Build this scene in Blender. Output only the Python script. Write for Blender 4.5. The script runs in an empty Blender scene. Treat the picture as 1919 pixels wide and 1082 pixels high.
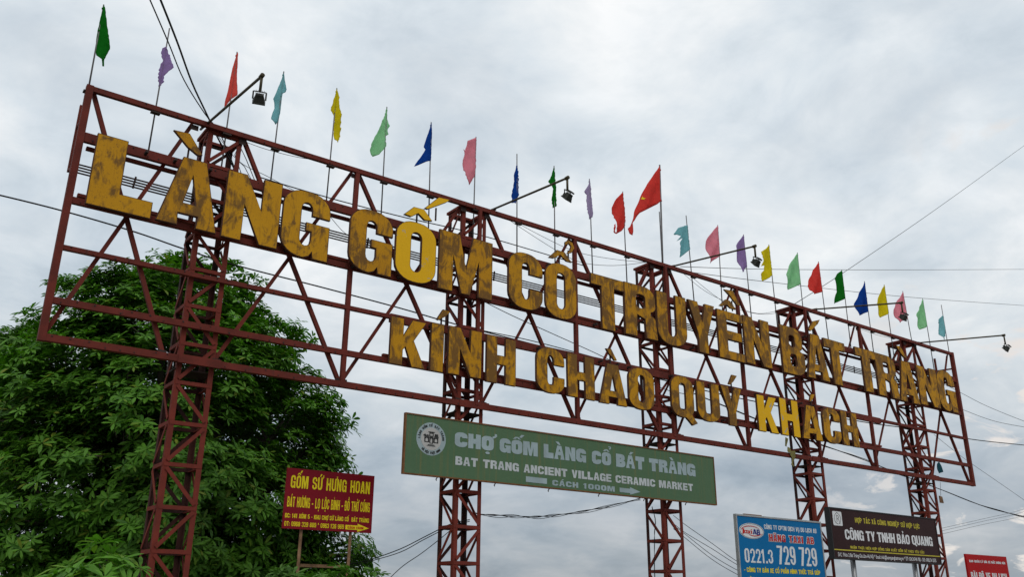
import bpy, bmesh, math, random, unicodedata
import numpy as np
from mathutils import Vector, Matrix
from mathutils.geometry import tessellate_polygon

random.seed(7)
rng = np.random.default_rng(11)
scene = bpy.context.scene
col = scene.collection

# ------------------------------------------------------------------ camera
GZ = 5.05                                  # height of the gantry's bottom chord above the ground
CAM = Vector((-1.6965, -13.3178, 1.60))
RX = (0.80599, -0.59189, 0.00657)          # camera right / down / forward in world axes (surveyed)
RD = (0.20486, 0.26851, -0.94124)
RF = (0.55535, 0.75998, 0.33767)
FW = 0.86613                               # focal length / image width
cam_d = bpy.data.cameras.new('camera')
cam = bpy.data.objects.new('camera', cam_d); col.objects.link(cam)
m = Matrix((( RX[0], -RD[0], -RF[0], CAM.x), (RX[1], -RD[1], -RF[1], CAM.y), (RX[2], -RD[2], -RF[2], CAM.z), (0, 0, 0, 1)))
cam.matrix_world = m
cam_d.sensor_width = 36; cam_d.lens = 36*FW
cam_d.clip_start = 0.1; cam_d.clip_end = 3000
scene.camera = cam

# ------------------------------------------------------------------ world, sun, exposure
SUN_EL, SUN_AZ = math.radians(48), math.radians(205)      # azimuth clockwise from +Y: behind the viewer's left shoulder
world = bpy.data.worlds.new('World'); scene.world = world; world.use_nodes = True
nt = world.node_tree; N = nt.nodes; Lk = nt.links; N.clear()
def nd(tree, typ, **kw):
    n = tree.nodes.new(typ)
    for k, v in kw.items():
        if k.startswith('i_'):
            n.inputs[k[2:].replace('_', ' ')].default_value = v
        else: setattr(n, k, v)
    return n
def ramp(tree, stops, interp='LINEAR'):
    r = tree.nodes.new('ShaderNodeValToRGB'); cr = r.color_ramp; cr.interpolation = interp
    while len(cr.elements) < len(stops): cr.elements.new(0.5)
    for e, (p, c) in zip(cr.elements, stops):
        e.position = p; e.color = (c, c, c, 1) if isinstance(c, (int, float)) else (*c, 1)
    return r
out = nd(nt, 'ShaderNodeOutputWorld'); bg = nd(nt, 'ShaderNodeBackground'); bg.inputs['Strength'].default_value = 0.10
Lk.new(bg.outputs[0], out.inputs[0])
sky = nd(nt, 'ShaderNodeTexSky', sky_type='NISHITA', sun_disc=False, sun_elevation=SUN_EL, sun_rotation=SUN_AZ)
tc = nd(nt, 'ShaderNodeTexCoord'); sep = nd(nt, 'ShaderNodeSeparateXYZ'); Lk.new(tc.outputs['Generated'], sep.inputs[0])
# cloud deck coordinates: direction / (height + k), so clouds flatten towards the horizon
zz = nd(nt, 'ShaderNodeMath', operation='MAXIMUM'); Lk.new(sep.outputs['Z'], zz.inputs[0]); zz.inputs[1].default_value = 0.0
za = nd(nt, 'ShaderNodeMath', operation='ADD'); Lk.new(zz.outputs[0], za.inputs[0]); za.inputs[1].default_value = 0.30
dv = nd(nt, 'ShaderNodeVectorMath', operation='DIVIDE'); Lk.new(tc.outputs['Generated'], dv.inputs[0])
cmb = nd(nt, 'ShaderNodeCombineXYZ')
for i in range(3): Lk.new(za.outputs[0], cmb.inputs[i])
Lk.new(cmb.outputs[0], dv.inputs[1])
def cloud_noise(scale, detail, rough, off, dist=0.0):
    mp = nd(nt, 'ShaderNodeMapping'); Lk.new(dv.outputs[0], mp.inputs[0]); mp.inputs['Location'].default_value = off
    n = nd(nt, 'ShaderNodeTexNoise'); n.inputs['Scale'].default_value = scale; n.inputs['Detail'].default_value = detail
    n.inputs['Roughness'].default_value = rough; n.inputs['Distortion'].default_value = dist
    Lk.new(mp.outputs[0], n.inputs['Vector']); return n
big = cloud_noise(1.9, 5, 0.52, (3.1, 0.4, 1.3), 0.25)
mid = cloud_noise(5.0, 8, 0.60, (0.7, 5.2, 0.0), 0.35)
gap = cloud_noise(4.4, 8, 0.58, (9.3, 2.2, 0.0), 0.5)
elev = ramp(nt, [(0.0, (3.7, 4.05, 4.45)), (0.10, (4.45, 4.9, 5.4)), (0.22, (6.2, 6.8, 7.25)), (0.36, (7.8, 8.3, 8.65)), (0.52, (8.7, 9.1, 9.35)), (1.0, (8.9, 9.2, 9.4))])
Lk.new(zz.outputs[0], elev.inputs[0])
bigr = ramp(nt, [(0.36, (0.76, 0.80, 0.84)), (0.47, (0.92, 0.945, 0.965)), (0.55, (1.03, 1.025, 1.02)), (0.66, (1.17, 1.14, 1.11))]); Lk.new(big.outputs['Fac'], bigr.inputs[0])
midr = ramp(nt, [(0.34, (0.83, 0.86, 0.885)), (0.45, (0.94, 0.955, 0.97)), (0.54, (1.02, 1.015, 1.01)), (0.66, (1.14, 1.11, 1.09))]); Lk.new(mid.outputs['Fac'], midr.inputs[0])
def mulc(a, b):
    x = nd(nt, 'ShaderNodeMix', data_type='RGBA', blend_type='MULTIPLY'); x.inputs[0].default_value = 1
    Lk.new(a, x.inputs[6]); Lk.new(b, x.inputs[7]); return x.outputs[2]
c1 = mulc(mulc(elev.outputs[0], bigr.outputs[0]), midr.outputs[0])
# thin lit breaks in the deck, warmer and whiter, gathered low in the east (+X)
gr = ramp(nt, [(0.585, 0.0), (0.635, 1.0)]); Lk.new(gap.outputs['Fac'], gr.inputs[0])
ex = nd(nt, 'ShaderNodeMapRange'); Lk.new(sep.outputs['X'], ex.inputs[0]); ex.inputs[1].default_value = 0.79; ex.inputs[2].default_value = 0.88
gm = nd(nt, 'ShaderNodeMath', operation='MULTIPLY'); Lk.new(gr.outputs[0], gm.inputs[0]); Lk.new(ex.outputs[0], gm.inputs[1])
warm = nd(nt, 'ShaderNodeMix', data_type='RGBA'); Lk.new(gm.outputs[0], warm.inputs[0]); Lk.new(c1, warm.inputs[6]); warm.inputs[7].default_value = (8.4, 7.9, 7.5, 1)
mixs = nd(nt, 'ShaderNodeMix', data_type='RGBA'); mixs.inputs[0].default_value = 0.93
Lk.new(sky.outputs[0], mixs.inputs[6]); Lk.new(warm.outputs[2], mixs.inputs[7]); Lk.new(mixs.outputs[2], bg.inputs['Color'])

sun_d = bpy.data.lights.new('sun', 'SUN'); sun_d.energy = 0.9; sun_d.angle = math.radians(18); sun_d.color = (1.0, 0.96, 0.9)
sun = bpy.data.objects.new('sun', sun_d); col.objects.link(sun)
sdir = Vector((math.sin(SUN_AZ)*math.cos(SUN_EL), math.cos(SUN_AZ)*math.cos(SUN_EL), math.sin(SUN_EL)))
sun.rotation_euler = sdir.to_track_quat('Z', 'Y').to_euler(); sun.location = (0, -20, 40)
vs = scene.view_settings; vs.view_transform = 'Standard'; vs.look = 'None'; vs.gamma = 1; vs.exposure = 0.0; vs.use_curve_mapping = False

# ------------------------------------------------------------------ helpers
def ray(px, py):
    a = (px-959.5)/1919/FW; b = (py-541)/1919/FW
    return Vector([RX[i]*a + RD[i]*b + RF[i] for i in range(3)])
def at(px, py, y=0.0):
    """survey: where the sight line of a photo point meets the vertical plane Y = y"""
    r = ray(px, py); t = (y-CAM.y)/r.y; return CAM + r*t
def uvz(px, py, y=0.0):
    p = at(px, py, y); return p.x, p.z

def link(o, parent=None):
    col.objects.link(o)
    if parent is not None:
        o.parent = parent
    return o
def root(name, loc, label, cat, group=None):
    o = bpy.data.objects.new(name, None); o.location = loc; o.empty_display_size = 0.3
    o['label'] = label; o['category'] = cat
    if group: o['group'] = group
    return link(o)
def tag(o, label, cat, group=None):
    o['label'] = label; o['category'] = cat
    if group: o['group'] = group
    return o
def stuff(o):
    o['kind'] = 'stuff'; return o
class MB:
    def __init__(s): s.v = []; s.f = []; s.m = []
    def add(s, vs, fs, mi=0):
        b = len(s.v); s.v += [tuple(v) for v in vs]; s.f += [tuple(i+b for i in f) for f in fs]; s.m += [mi]*len(fs)
    def box(s, a, b, mi=0):
        x0, y0, z0 = a; x1, y1, z1 = b
        s.add([(x0,y0,z0),(x1,y0,z0),(x1,y1,z0),(x0,y1,z0),(x0,y0,z1),(x1,y0,z1),(x1,y1,z1),(x0,y1,z1)],
              [(0,3,2,1),(4,5,6,7),(0,1,5,4),(1,2,6,5),(2,3,7,6),(3,0,4,7)], mi)
    def prism(s, p0, p1, prof, up, mi=0):
        """closed profile (list of (a,b)) swept from p0 to p1; a along side, b along up"""
        p0 = Vector(p0); p1 = Vector(p1); d = (p1-p0).normalized(); up = Vector(up)
        side = d.cross(up).normalized(); u = side.cross(d).normalized(); n = len(prof)
        vs = [p + side*a + u*b for p in (p0, p1) for a, b in prof]
        fs = [(i, (i+1) % n, n+(i+1) % n, n+i) for i in range(n)]
        if n == 6:   # angle profile: caps as two quads
            fs += [(0,5,4,3)[::1], (0,3,2,1), (n, n+1, n+2, n+3), (n, n+3, n+4, n+5)]
        else:
            fs += [tuple(range(n))[::-1], tuple(range(n, 2*n))]
        s.add(vs, fs, mi)
    def bar(s, p0, p1, w, h, up=(0,0,1), mi=0):
        s.prism(p0, p1, [(-w/2,-h/2),(w/2,-h/2),(w/2,h/2),(-w/2,h/2)], up, mi)
    def angle(s, p0, p1, w, t=0.009, up=(0,0,1), flip=1, mi=0):
        s.prism(p0, p1, [(0,0),(flip*w,0),(flip*w,t),(flip*t,t),(flip*t,w),(0,w)], up, mi)
    def tube(s, pts, r, n=8, mi=0, cap=True):
        pts = [Vector(p) for p in pts]; k = len(pts); rr = r if isinstance(r, (list, tuple)) else [r]*k
        vs = []
        for i, p in enumerate(pts):
            d = (pts[min(i+1, k-1)]-pts[max(i-1, 0)]).normalized()
            a = d.orthogonal().normalized() if i == 0 else (a0 - d*a0.dot(d)).normalized()
            a0 = a; b = d.cross(a)
            vs += [p + (a*math.cos(2*math.pi*j/n)+b*math.sin(2*math.pi*j/n))*rr[i] for j in range(n)]
        fs = [(i*n+j, i*n+(j+1) % n, (i+1)*n+(j+1) % n, (i+1)*n+j) for i in range(k-1) for j in range(n)]
        if cap: fs += [tuple(range(n))[::-1], tuple(range((k-1)*n, k*n))]
        s.add(vs, fs, mi)
    def mesh(s, name, mats, smooth=False):
        me = bpy.data.meshes.new(name); me.from_pydata(s.v, [], s.f)
        for mt in (mats if isinstance(mats, (list, tuple)) else [mats]): me.materials.append(mt)
        if any(s.m): me.polygons.foreach_set('material_index', s.m)
        me.update()
        if smooth: me.polygons.foreach_set('use_smooth', [True]*len(me.polygons))
        bm = bmesh.new(); bm.from_mesh(me); bmesh.ops.recalc_face_normals(bm, faces=bm.faces); bm.to_mesh(me); bm.free()
        return me
    def build(s, name, mats, parent=None, smooth=False, loc=None):
        o = bpy.data.objects.new(name, s.mesh(name, mats, smooth)); link(o, parent)
        if loc is not None: o.location = loc
        return o

# ------------------------------------------------------------------ materials
def new_mat(name):
    mt = bpy.data.materials.new(name); mt.use_nodes = True
    t = mt.node_tree; b = t.nodes['Principled BSDF']; return mt, t, b
def noise(t, scale, detail=4, rough=0.55, vec=None, sc3=None, dist=0, coord='Object'):
    tcn = t.nodes.new('ShaderNodeTexCoord'); mp = t.nodes.new('ShaderNodeMapping'); n = t.nodes.new('ShaderNodeTexNoise')
    t.links.new(vec if vec else tcn.outputs[coord], mp.inputs[0]); t.links.new(mp.outputs[0], n.inputs['Vector'])
    if sc3: mp.inputs['Scale'].default_value = sc3
    n.inputs['Scale'].default_value = scale; n.inputs['Detail'].default_value = detail; n.inputs['Roughness'].default_value = rough; n.inputs['Distortion'].default_value = dist
    return n
def mixc(t, fac, a, b, blend='MIX'):
    x = t.nodes.new('ShaderNodeMix'); x.data_type = 'RGBA'; x.blend_type = blend
    for sock, v in ((x.inputs[0], fac), (x.inputs[6], a), (x.inputs[7], b)):
        if isinstance(v, (int, float)): sock.default_value = v
        elif isinstance(v, tuple): sock.default_value = (*v, 1)
        else: t.links.new(v, sock)
    return x.outputs[2]
def bump(t, b, h, strength=0.3, dist=0.01):
    bp = t.nodes.new('ShaderNodeBump'); bp.inputs['Strength'].default_value = strength; bp.inputs['Distance'].default_value = dist
    t.links.new(h, bp.inputs['Height']); t.links.new(bp.outputs[0], b.inputs['Normal'])
def posn(t):
    return t.nodes.new('ShaderNodeNewGeometry').outputs['Position']

def paint_steel(name, base, dark, rust):
    mt, t, b = new_mat(name); P = posn(t)
    n1 = noise(t, 3.0, 6, 0.65, vec=P); n2 = noise(t, 26, 5, 0.7, vec=P); n3 = noise(t, 9, 6, 0.7, vec=P, sc3=(1, 1, 0.35))
    r1 = ramp(t, [(0.38, 0.0), (0.64, 1.0)]); t.links.new(n1.outputs['Fac'], r1.inputs[0])
    c = mixc(t, r1.outputs[0], base, dark)
    r2 = ramp(t, [(0.60, 0.0), (0.70, 0.8)]); t.links.new(n2.outputs['Fac'], r2.inputs[0])
    c = mixc(t, r2.outputs[0], c, rust)
    r3 = ramp(t, [(0.58, 0.0), (0.72, 0.55)]); t.links.new(n3.outputs['Fac'], r3.inputs[0])
    c = mixc(t, r3.outputs[0], c, (0.045, 0.028, 0.024))
    t.links.new(c, b.inputs['Base Color']); b.inputs['Roughness'].default_value = 0.75; b.inputs['Specular IOR Level'].default_value = 0.18
    bump(t, b, n2.outputs['Fac'], 0.35, 0.004)
    return mt
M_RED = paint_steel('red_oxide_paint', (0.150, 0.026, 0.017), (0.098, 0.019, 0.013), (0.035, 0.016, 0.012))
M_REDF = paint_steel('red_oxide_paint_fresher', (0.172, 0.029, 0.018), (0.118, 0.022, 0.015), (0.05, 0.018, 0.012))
M_BACK = paint_steel('darker_back_steel', (0.060, 0.018, 0.014), (0.030, 0.013, 0.011), (0.02, 0.012, 0.01))  # darker red-brown tone for the towers' back legs, back crossbars and back braces
M_DARK = paint_steel('dark_weathered_steel', (0.050, 0.030, 0.026), (0.032, 0.022, 0.020), (0.02, 0.014, 0.012))

def letter_face():
    mt, t, b = new_mat('weathered_yellow_sheet'); P = posn(t)
    at_ = t.nodes.new('ShaderNodeAttribute'); at_.attribute_type = 'OBJECT'; at_.attribute_name = 'wear'
    n0 = noise(t, 0.9, 3, 0.5, vec=P)
    n1 = noise(t, 3.0, 6, 0.6, vec=P, sc3=(1.2, 1, 0.9), dist=0.9)       # big brown smudges
    n2 = noise(t, 13, 5, 0.65, vec=P, sc3=(1.5, 1, 0.30), dist=.3)       # brushed streaks
    n3 = noise(t, 34, 4, 0.7, vec=P)                                     # specks
    inv = t.nodes.new('ShaderNodeMath'); inv.operation = 'SUBTRACT'; inv.inputs[0].default_value = 1.0; t.links.new(at_.outputs['Fac'], inv.inputs[1])
    cb = mixc(t, n0.outputs['Fac'], (0.40, 0.175, 0.002), (0.54, 0.262, 0.003))
    cb2 = mixc(t, n0.outputs['Fac'], (0.66, 0.36, 0.004), (0.80, 0.46, 0.006))
    sh = t.nodes.new('ShaderNodeMapRange'); t.links.new(at_.outputs['Fac'], sh.inputs[0]); sh.inputs[1].default_value = 0.15; sh.inputs[2].default_value = 0.6
    c = mixc(t, sh.outputs[0], cb2, cb)
    a1 = t.nodes.new('ShaderNodeMath'); a1.operation = 'MULTIPLY_ADD'; t.links.new(at_.outputs['Fac'], a1.inputs[0]); a1.inputs[1].default_value = 0.385; t.links.new(n1.outputs['Fac'], a1.inputs[2])
    a2 = t.nodes.new('ShaderNodeMath'); a2.operation = 'MULTIPLY_ADD'; t.links.new(n2.outputs['Fac'], a2.inputs[0]); a2.inputs[1].default_value = 0.42; t.links.new(a1.outputs[0], a2.inputs[2])
    mr = t.nodes.new('ShaderNodeMapRange'); t.links.new(a2.outputs[0], mr.inputs[0]); mr.inputs[1].default_value = 0.92; mr.inputs[2].default_value = 1.06; mr.inputs[4].default_value = 0.80
    c = mixc(t, mr.outputs[0], c, (0.088, 0.043, 0.016))
    n6 = noise(t, 16, 4, 0.6, vec=P, sc3=(1.0, 1, .10)); r6 = ramp(t, [(0.56, 0.0), (0.70, 0.55)]); t.links.new(n6.outputs['Fac'], r6.inputs[0])
    m6 = t.nodes.new('ShaderNodeMath'); m6.operation = 'MULTIPLY'; t.links.new(r6.outputs[0], m6.inputs[0]); t.links.new(at_.outputs['Fac'], m6.inputs[1])
    c = mixc(t, m6.outputs[0], c, (0.15, 0.055, 0.012))
    r3 = ramp(t, [(0.61, 0.0), (0.66, 1.0)]); t.links.new(n3.outputs['Fac'], r3.inputs[0])
    m3 = t.nodes.new('ShaderNodeMath'); m3.operation = 'MULTIPLY'; t.links.new(r3.outputs[0], m3.inputs[0]); t.links.new(at_.outputs['Fac'], m3.inputs[1])
    c = mixc(t, m3.outputs[0], c, (0.055, 0.032, 0.018))
    # flaked-off paint showing pale primer on the freshly painted letters
    at2 = t.nodes.new('ShaderNodeAttribute'); at2.attribute_type = 'OBJECT'; at2.attribute_name = 'flake'
    n4 = noise(t, 3.6, 8, 0.7, vec=P, dist=0.4); r4 = ramp(t, [(0.60, 0.0), (0.63, 1.0)]); t.links.new(n4.outputs['Fac'], r4.inputs[0])
    m4 = t.nodes.new('ShaderNodeMath'); m4.operation = 'MULTIPLY'; t.links.new(r4.outputs[0], m4.inputs[0]); t.links.new(at2.outputs['Fac'], m4.inputs[1])
    c = mixc(t, m4.outputs[0], c, (0.33, 0.33, 0.31))
    t.links.new(c, b.inputs['Base Color']); b.inputs['Roughness'].default_value = 0.65; b.inputs['Specular IOR Level'].default_value = 0.2
    bump(t, b, n1.outputs['Fac'], 0.25, 0.02)
    return mt
M_LET = letter_face()
M_LETS = paint_steel('letter_side_sheet', (0.10, 0.042, 0.022), (0.06, 0.026, 0.016), (0.03, 0.016, 0.01))

def flat(name, c, rough=0.5, var=0.08, sc=3.0, metal=0.0, dirt=None, streak=False):
    mt, t, b = new_mat(name); P = posn(t)
    n = noise(t, sc, 5, 0.6, vec=P, sc3=(1, 1, 0.25) if streak else None)
    r = ramp(t, [(0.3, 1-var*1.5), (0.7, 1.0)]); t.links.new(n.outputs['Fac'], r.inputs[0])
    o = mixc(t, 1.0, c, r.outputs[0], 'MULTIPLY')
    if dirt:
        n2 = noise(t, sc*3, 6, 0.7, vec=P, sc3=(1, 1, 0.15)); r2 = ramp(t, [(0.58, 0.0), (0.75, 0.5)]); t.links.new(n2.outputs['Fac'], r2.inputs[0])
        o = mixc(t, r2.outputs[0], o, dirt)
    t.links.new(o, b.inputs['Base Color']); b.inputs['Roughness'].default_value = rough; b.inputs['Metallic'].default_value = metal; b.inputs['Specular IOR Level'].default_value = 0.10
    bump(t, b, n.outputs['Fac'], 0.1, 0.01)
    return mt
M_CABLE = flat('black_cable_sheath', (0.018, 0.018, 0.020), 0.6)
M_WIREG = flat('grey_thin_wire', (0.10, 0.105, 0.11), 0.5)
M_POLE = flat('grey_galvanised_pole', (0.20, 0.19, 0.19), 0.45, 0.3, 6, 0.3, dirt=(0.12, 0.05, 0.03))
M_LAMP = flat('grimy_lamp_housing', (0.055, 0.056, 0.050), 0.5, 0.3, 8)
M_LARM = flat('olive_lamp_pipe', (0.085, 0.070, 0.040), 0.5, 0.3, 8, dirt=(0.05, 0.025, 0.015))
M_GLASS = flat('lamp_glass', (0.05, 0.055, 0.06), 0.08)
M_RIM = flat('rusty_sign_edge', (0.22, 0.10, 0.045), 0.7, 0.3, 9, dirt=(0.08, 0.03, 0.02))

# ------------------------------------------------------------------ block lettering (outlines built here)
def arc(cx, cy, rx, ry, a0, a1, n=6):
    return [(cx+rx*math.cos(math.radians(a0+(a1-a0)*i/n)), cy+ry*math.sin(math.radians(a0+(a1-a0)*i/n))) for i in range(n+1)]
def rr(x0, y0, x1, y1, rx, ry, n=6):
    return arc(x1-rx, y1-ry, rx, ry, 0, 90, n)+arc(x0+rx, y1-ry, rx, ry, 90, 180, n)+arc(x0+rx, y0+ry, rx, ry, 180, 270, n)+arc(x1-rx, y0+ry, rx, ry, 270, 360, n)
def stroke(pts, s, t, closed=False):
    n = len(pts); L = []; R_ = []
    for i, (x, y) in enumerate(pts):
        a = pts[max(i-1, 0)]; b = pts[min(i+1, n-1)]
        dx, dy = (b[0]-a[0])/1.0, (b[1]-a[1])/1.0; l = math.hypot(dx, dy) or 1; nx, ny = -dy/l, dx/l
        L.append((x+nx*s/2, y+ny*t/2)); R_.append((x-nx*s/2, y-ny*t/2))
    return L+R_[::-1]
def poly(*p): return [(p[i], p[i+1]) for i in range(0, len(p), 2)]
def glyph(ch, s=0.36, t=0.17):
    """list of (outer, [holes]) in a unit box"""
    if ch == 'L': return [(poly(0,0, 1,0, 1,t*1.35, s*1.2,t*1.35, s*1.2,1, 0,1), [])]
    if ch == 'A': return [(poly(0,0, .30,1, .70,1, 1,0, 1-s,0, .665,t, .335,t, s,0), [poly(.395,t*1.9, .605,t*1.9, .50,.76)])]
    if ch == 'N': return [(poly(0,0, 0,1, s,1, 1-s,.50, 1-s,1, 1,1, 1,0, 1-s*.95,0, s,.55, s,0), [])]
    if ch == 'M': q = s*.74; return [(poly(0,0, 0,1, q*1.45,1, .5,.42, 1-q*1.45,1, 1,1, 1,0, 1-q,0, 1-q,.62, .58,0, .42,0, q,.62, q,0), [])]
    if ch in 'O0': return [(rr(0,0,1,1,.44,.26), [rr(s,t,1-s,1-t,(1-2*s)*.48,.10)])]
    if ch == 'Q': return [(rr(0,0,1,1,.44,.26), [rr(s,t,1-s,1-t,(1-2*s)*.48,.10)]), (poly(.52,.20, .74,.20, 1.12,-.09, .90,-.16, .60,.02), [])]
    if ch == 'C':
        r = (1-2*s)*.48
        return [(poly(1,.63)+arc(1-.44,1-.26,.44,.26,0,90)+arc(.44,1-.26,.44,.26,90,180)+arc(.44,.26,.44,.26,180,270)+arc(1-.44,.26,.44,.26,270,360)+poly(1,.37, 1-s,.37)
                 +arc(1-s-r,t+.10,r,.10,360,270,3)+arc(s+r,t+.10,r,.10,270,180,3)+arc(s+r,1-t-.10,r,.10,180,90,3)+arc(1-s-r,1-t-.10,r,.10,90,0,3)+poly(1-s,.63), [])]
    if ch == 'G':
        r = (1-2*s)*.48
        return [(poly(1,.64)+arc(1-.44,1-.26,.44,.26,0,90)+arc(.44,1-.26,.44,.26,90,180)+arc(.44,.25,.44,.26,180,275)+poly(.60,.03, .66,.10, .68,0, 1,0, 1,.53, .50,.53, .50,.40, 1-s,.40)
                 +arc(1-s-r,t+.10,r,.10,360,270,3)+arc(s+r,t+.10,r,.10,270,180,3)+arc(s+r,1-t-.10,r,.10,180,90,3)+arc(1-s-r,1-t-.10,r,.10,90,0,3)+poly(1-s,.64), [])]
    if ch == 'T': return [(poly(0,1, 1,1, 1,1-t*1.15, .5+s*.52,1-t*1.15, .5+s*.52,0, .5-s*.52,0, .5-s*.52,1-t*1.15, 0,1-t*1.15), [])]
    if ch == 'H': return [(poly(0,0, 0,1, s,1, s,.5+t*.6, 1-s,.5+t*.6, 1-s,1, 1,1, 1,0, 1-s,0, 1-s,.5-t*.55, s,.5-t*.55, s,0), [])]
    if ch == 'I': return [(poly(0,0, 1,0, 1,1, 0,1), [])]
    if ch == 'E': return [(poly(0,0, 0,1, 1,1, 1,1-t, s,1-t, s,.5+t*.55, .92,.5+t*.55, .92,.5-t*.5, s,.5-t*.5, s,t, 1,t, 1,0), [])]
    if ch == 'K': return [(poly(0,0, 0,1, s,1, s,.62, .60,1, 1,1, .66,.56, 1.0,0, .62,0, .43,.40, s,.33, s,0), [])]
    if ch == 'U': r = (1-2*s)*.48; return [(poly(0,1)+arc(.44,.26,.44,.26,180,270)+arc(.56,.26,.44,.26,270,360)+poly(1,1, 1-s,1)+arc(1-s-r,t+.10,r,.10,360,270,3)+arc(s+r,t+.10,r,.10,270,180,3)+poly(s,1, 0,1)[:-1], [])]
    if ch == 'Y': h = s*.5; return [(poly(0,1, s,1, .5,.60, 1-s,1, 1,1, .5+h,.36, .5+h,0, .5-h,0, .5-h,.36), [])]
    if ch == 'V': return [(poly(0,1, s,1, .5,.34, 1-s,1, 1,1, .68,0, .32,0), [])]
    if ch == 'X': return [(poly(0,0, .30,.5, 0,1, s,1, .5,.68, 1-s,1, 1,1, .70,.5, 1,0, 1-s,0, .5,.32, s,0), [])]
    if ch == 'R': return [(poly(0,0, 0,1)+arc(.96-.36,1-.20,.36,.20,90,0,5)+arc(.96-.30,.62,.30,.12,0,-60,3)+arc(.96-.32,.36,.32,.12,60,0,3)+poly(1,0, 1-s,0, 1-s*1.05,.36, s+.02,.42, s,0), [rr(s,.50+t*.35,1-s*1.02,1-t,(1-2*s)*.35,.06,3)])]
    if ch == 'P': return [(poly(0,0, 0,1)+arc(1-.40,1-.22,.40,.22,90,0,5)+arc(1-.40,.60,.40,.22,0,-90,5)+poly(s,.38, s,0), [rr(s,.38+t,1-s,1-t,(1-2*s)*.4,.06,3)])]
    if ch == 'B': return [(poly(0,0, 0,1)+arc(.94-.36,1-.20,.36,.20,90,0,5)+arc(.94-.20,.64,.20,.12,0,-70,3)+arc(1-.24,.40,.24,.12,70,0,3)+arc(1-.40,.22,.40,.22,0,-90,5), [rr(s,.5+t*.42,1-s*1.1,1-t,(1-2*s)*.35,.06,3), rr(s,t,1-s,.5-t*.42,(1-2*s)*.35,.06,3)])]
    if ch in 'DĐ':
        g = [(poly(0,0, 0,1)+arc(1-.46,1-.26,.46,.26,90,0,6)+arc(1-.46,.26,.46,.26,0,-90,6), [rr(s,t,1-s,1-t,(1-2*s)*.42,.10,3)])]
        if ch == 'Đ': g.append((poly(-.16,.44, s*1.3,.44, s*1.3,.57, -.16,.57), []))
        return g
    h = s*.5; v = t*.5
    if ch == 'S': return [(stroke([(1-h,.66),(1-h,.80)]+arc(.5,.78,.5-h,.22-v,0,180,8)+[(h,.66),(.5*h+.12,.58),(.5,.50),(1-h-.06,.42),(1-h,.32)]+arc(.5,.22,.5-h,.22-v,0,-180,8)+[(h,.34)], s, t), [])]
    if ch == '1': return [(poly(.30,0, .30,.74, 0,.66, 0,.82, .42,1, .75,1, .75,0), [])]
    if ch == '2': return [(stroke([(h,.66)]+arc(.5,.76,.5-h,.24-v,180,0,8)+[(1-h,.66),(.80,.50),(.46,.26),(.34,v*.6)], s*.9, t), []), (poly(.06,0, 1,0, 1,t, .06,t), [])]
    if ch == '3': return [(stroke([(h,.68)]+arc(.5,.76,.5-h,.24-v,170,0,8)+[(1-h,.64),(.60,.52)], s, t), []), (stroke([(.55,.53),(1-h,.44)]+arc(.5,.24,.5-h,.24-v,0,-170,8)+[(h,.32)], s, t), [])]
    if ch == '4': return [(poly(.50,0, .50,.20, 0,.20, 0,.36, .48,1, .84,1, .84,.36, 1,.36, 1,.20, .84,.20, .84,0), [poly(.26,.36, .50,.36, .50,.72)])]
    if ch == '5': return [(poly(.08,.44, .08,1, .94,1, .94,1-t, .40,1-t, .40,.60), []), (stroke([(.22,.55),(.5,.60)]+arc(.5,.32,.5-h,.30-v,70,-170,8)+[(h,.34)], s, t), [])]
    if ch == '6': return [(rr(0,0,1,.62,.44,.22), [rr(s,t,1-s,.62-t,(1-2*s)*.45,.06,3)]), (stroke([(h,.34),(h,.72)]+arc(.5,.76,.5-h,.24-v,180,0,8)+[(1-h,.70)], s, t), [])]
    if ch == '9': return [(rr(0,.38,1,1,.44,.22), [rr(s,.38+t,1-s,1-t,(1-2*s)*.45,.06,3)]), (stroke([(1-h,.66),(1-h,.28)]+arc(.5,.24,.5-h,.24-v,0,-180,8)+[(h,.30)], s, t), [])]
    if ch == '8': return [(rr(.04,.46,.96,1,.40,.20), [rr(s,.46+t*.85,1-s,1-t,(1-2*s)*.45,.06,3)]), (rr(0,0,1,.54,.44,.20), [rr(s,t,1-s,.54-t*.85,(1-2*s)*.45,.06,3)])]
    if ch == '7': return [(poly(0,1, 1,1, 1,.84, .62,0, .24,0, .62,1-t, 0,1-t), [])]
    if ch == '.': return [(poly(0,0, 1,0, 1,.17, 0,.17), [])]
    if ch == ':': return [(poly(0,.08, 1,.08, 1,.26, 0,.26), []), (poly(0,.52, 1,.52, 1,.70, 0,.70), [])]
    if ch == '-': return [(poly(0,.36, 1,.36, 1,.50, 0,.50), [])]
    if ch == '/': return [(poly(0,-.05, .35,-.05, 1,1, .65,1), [])]
    if ch == '*': return [(poly(.1,.62, .42,.72, .42,.55, .58,.55, .58,.72, .9,.62, 1,.76, .68,.82, .85,1, .7,1.04, .5,.9, .3,1.04, .15,1, .32,.82, 0,.76), [])]
    return []
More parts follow.
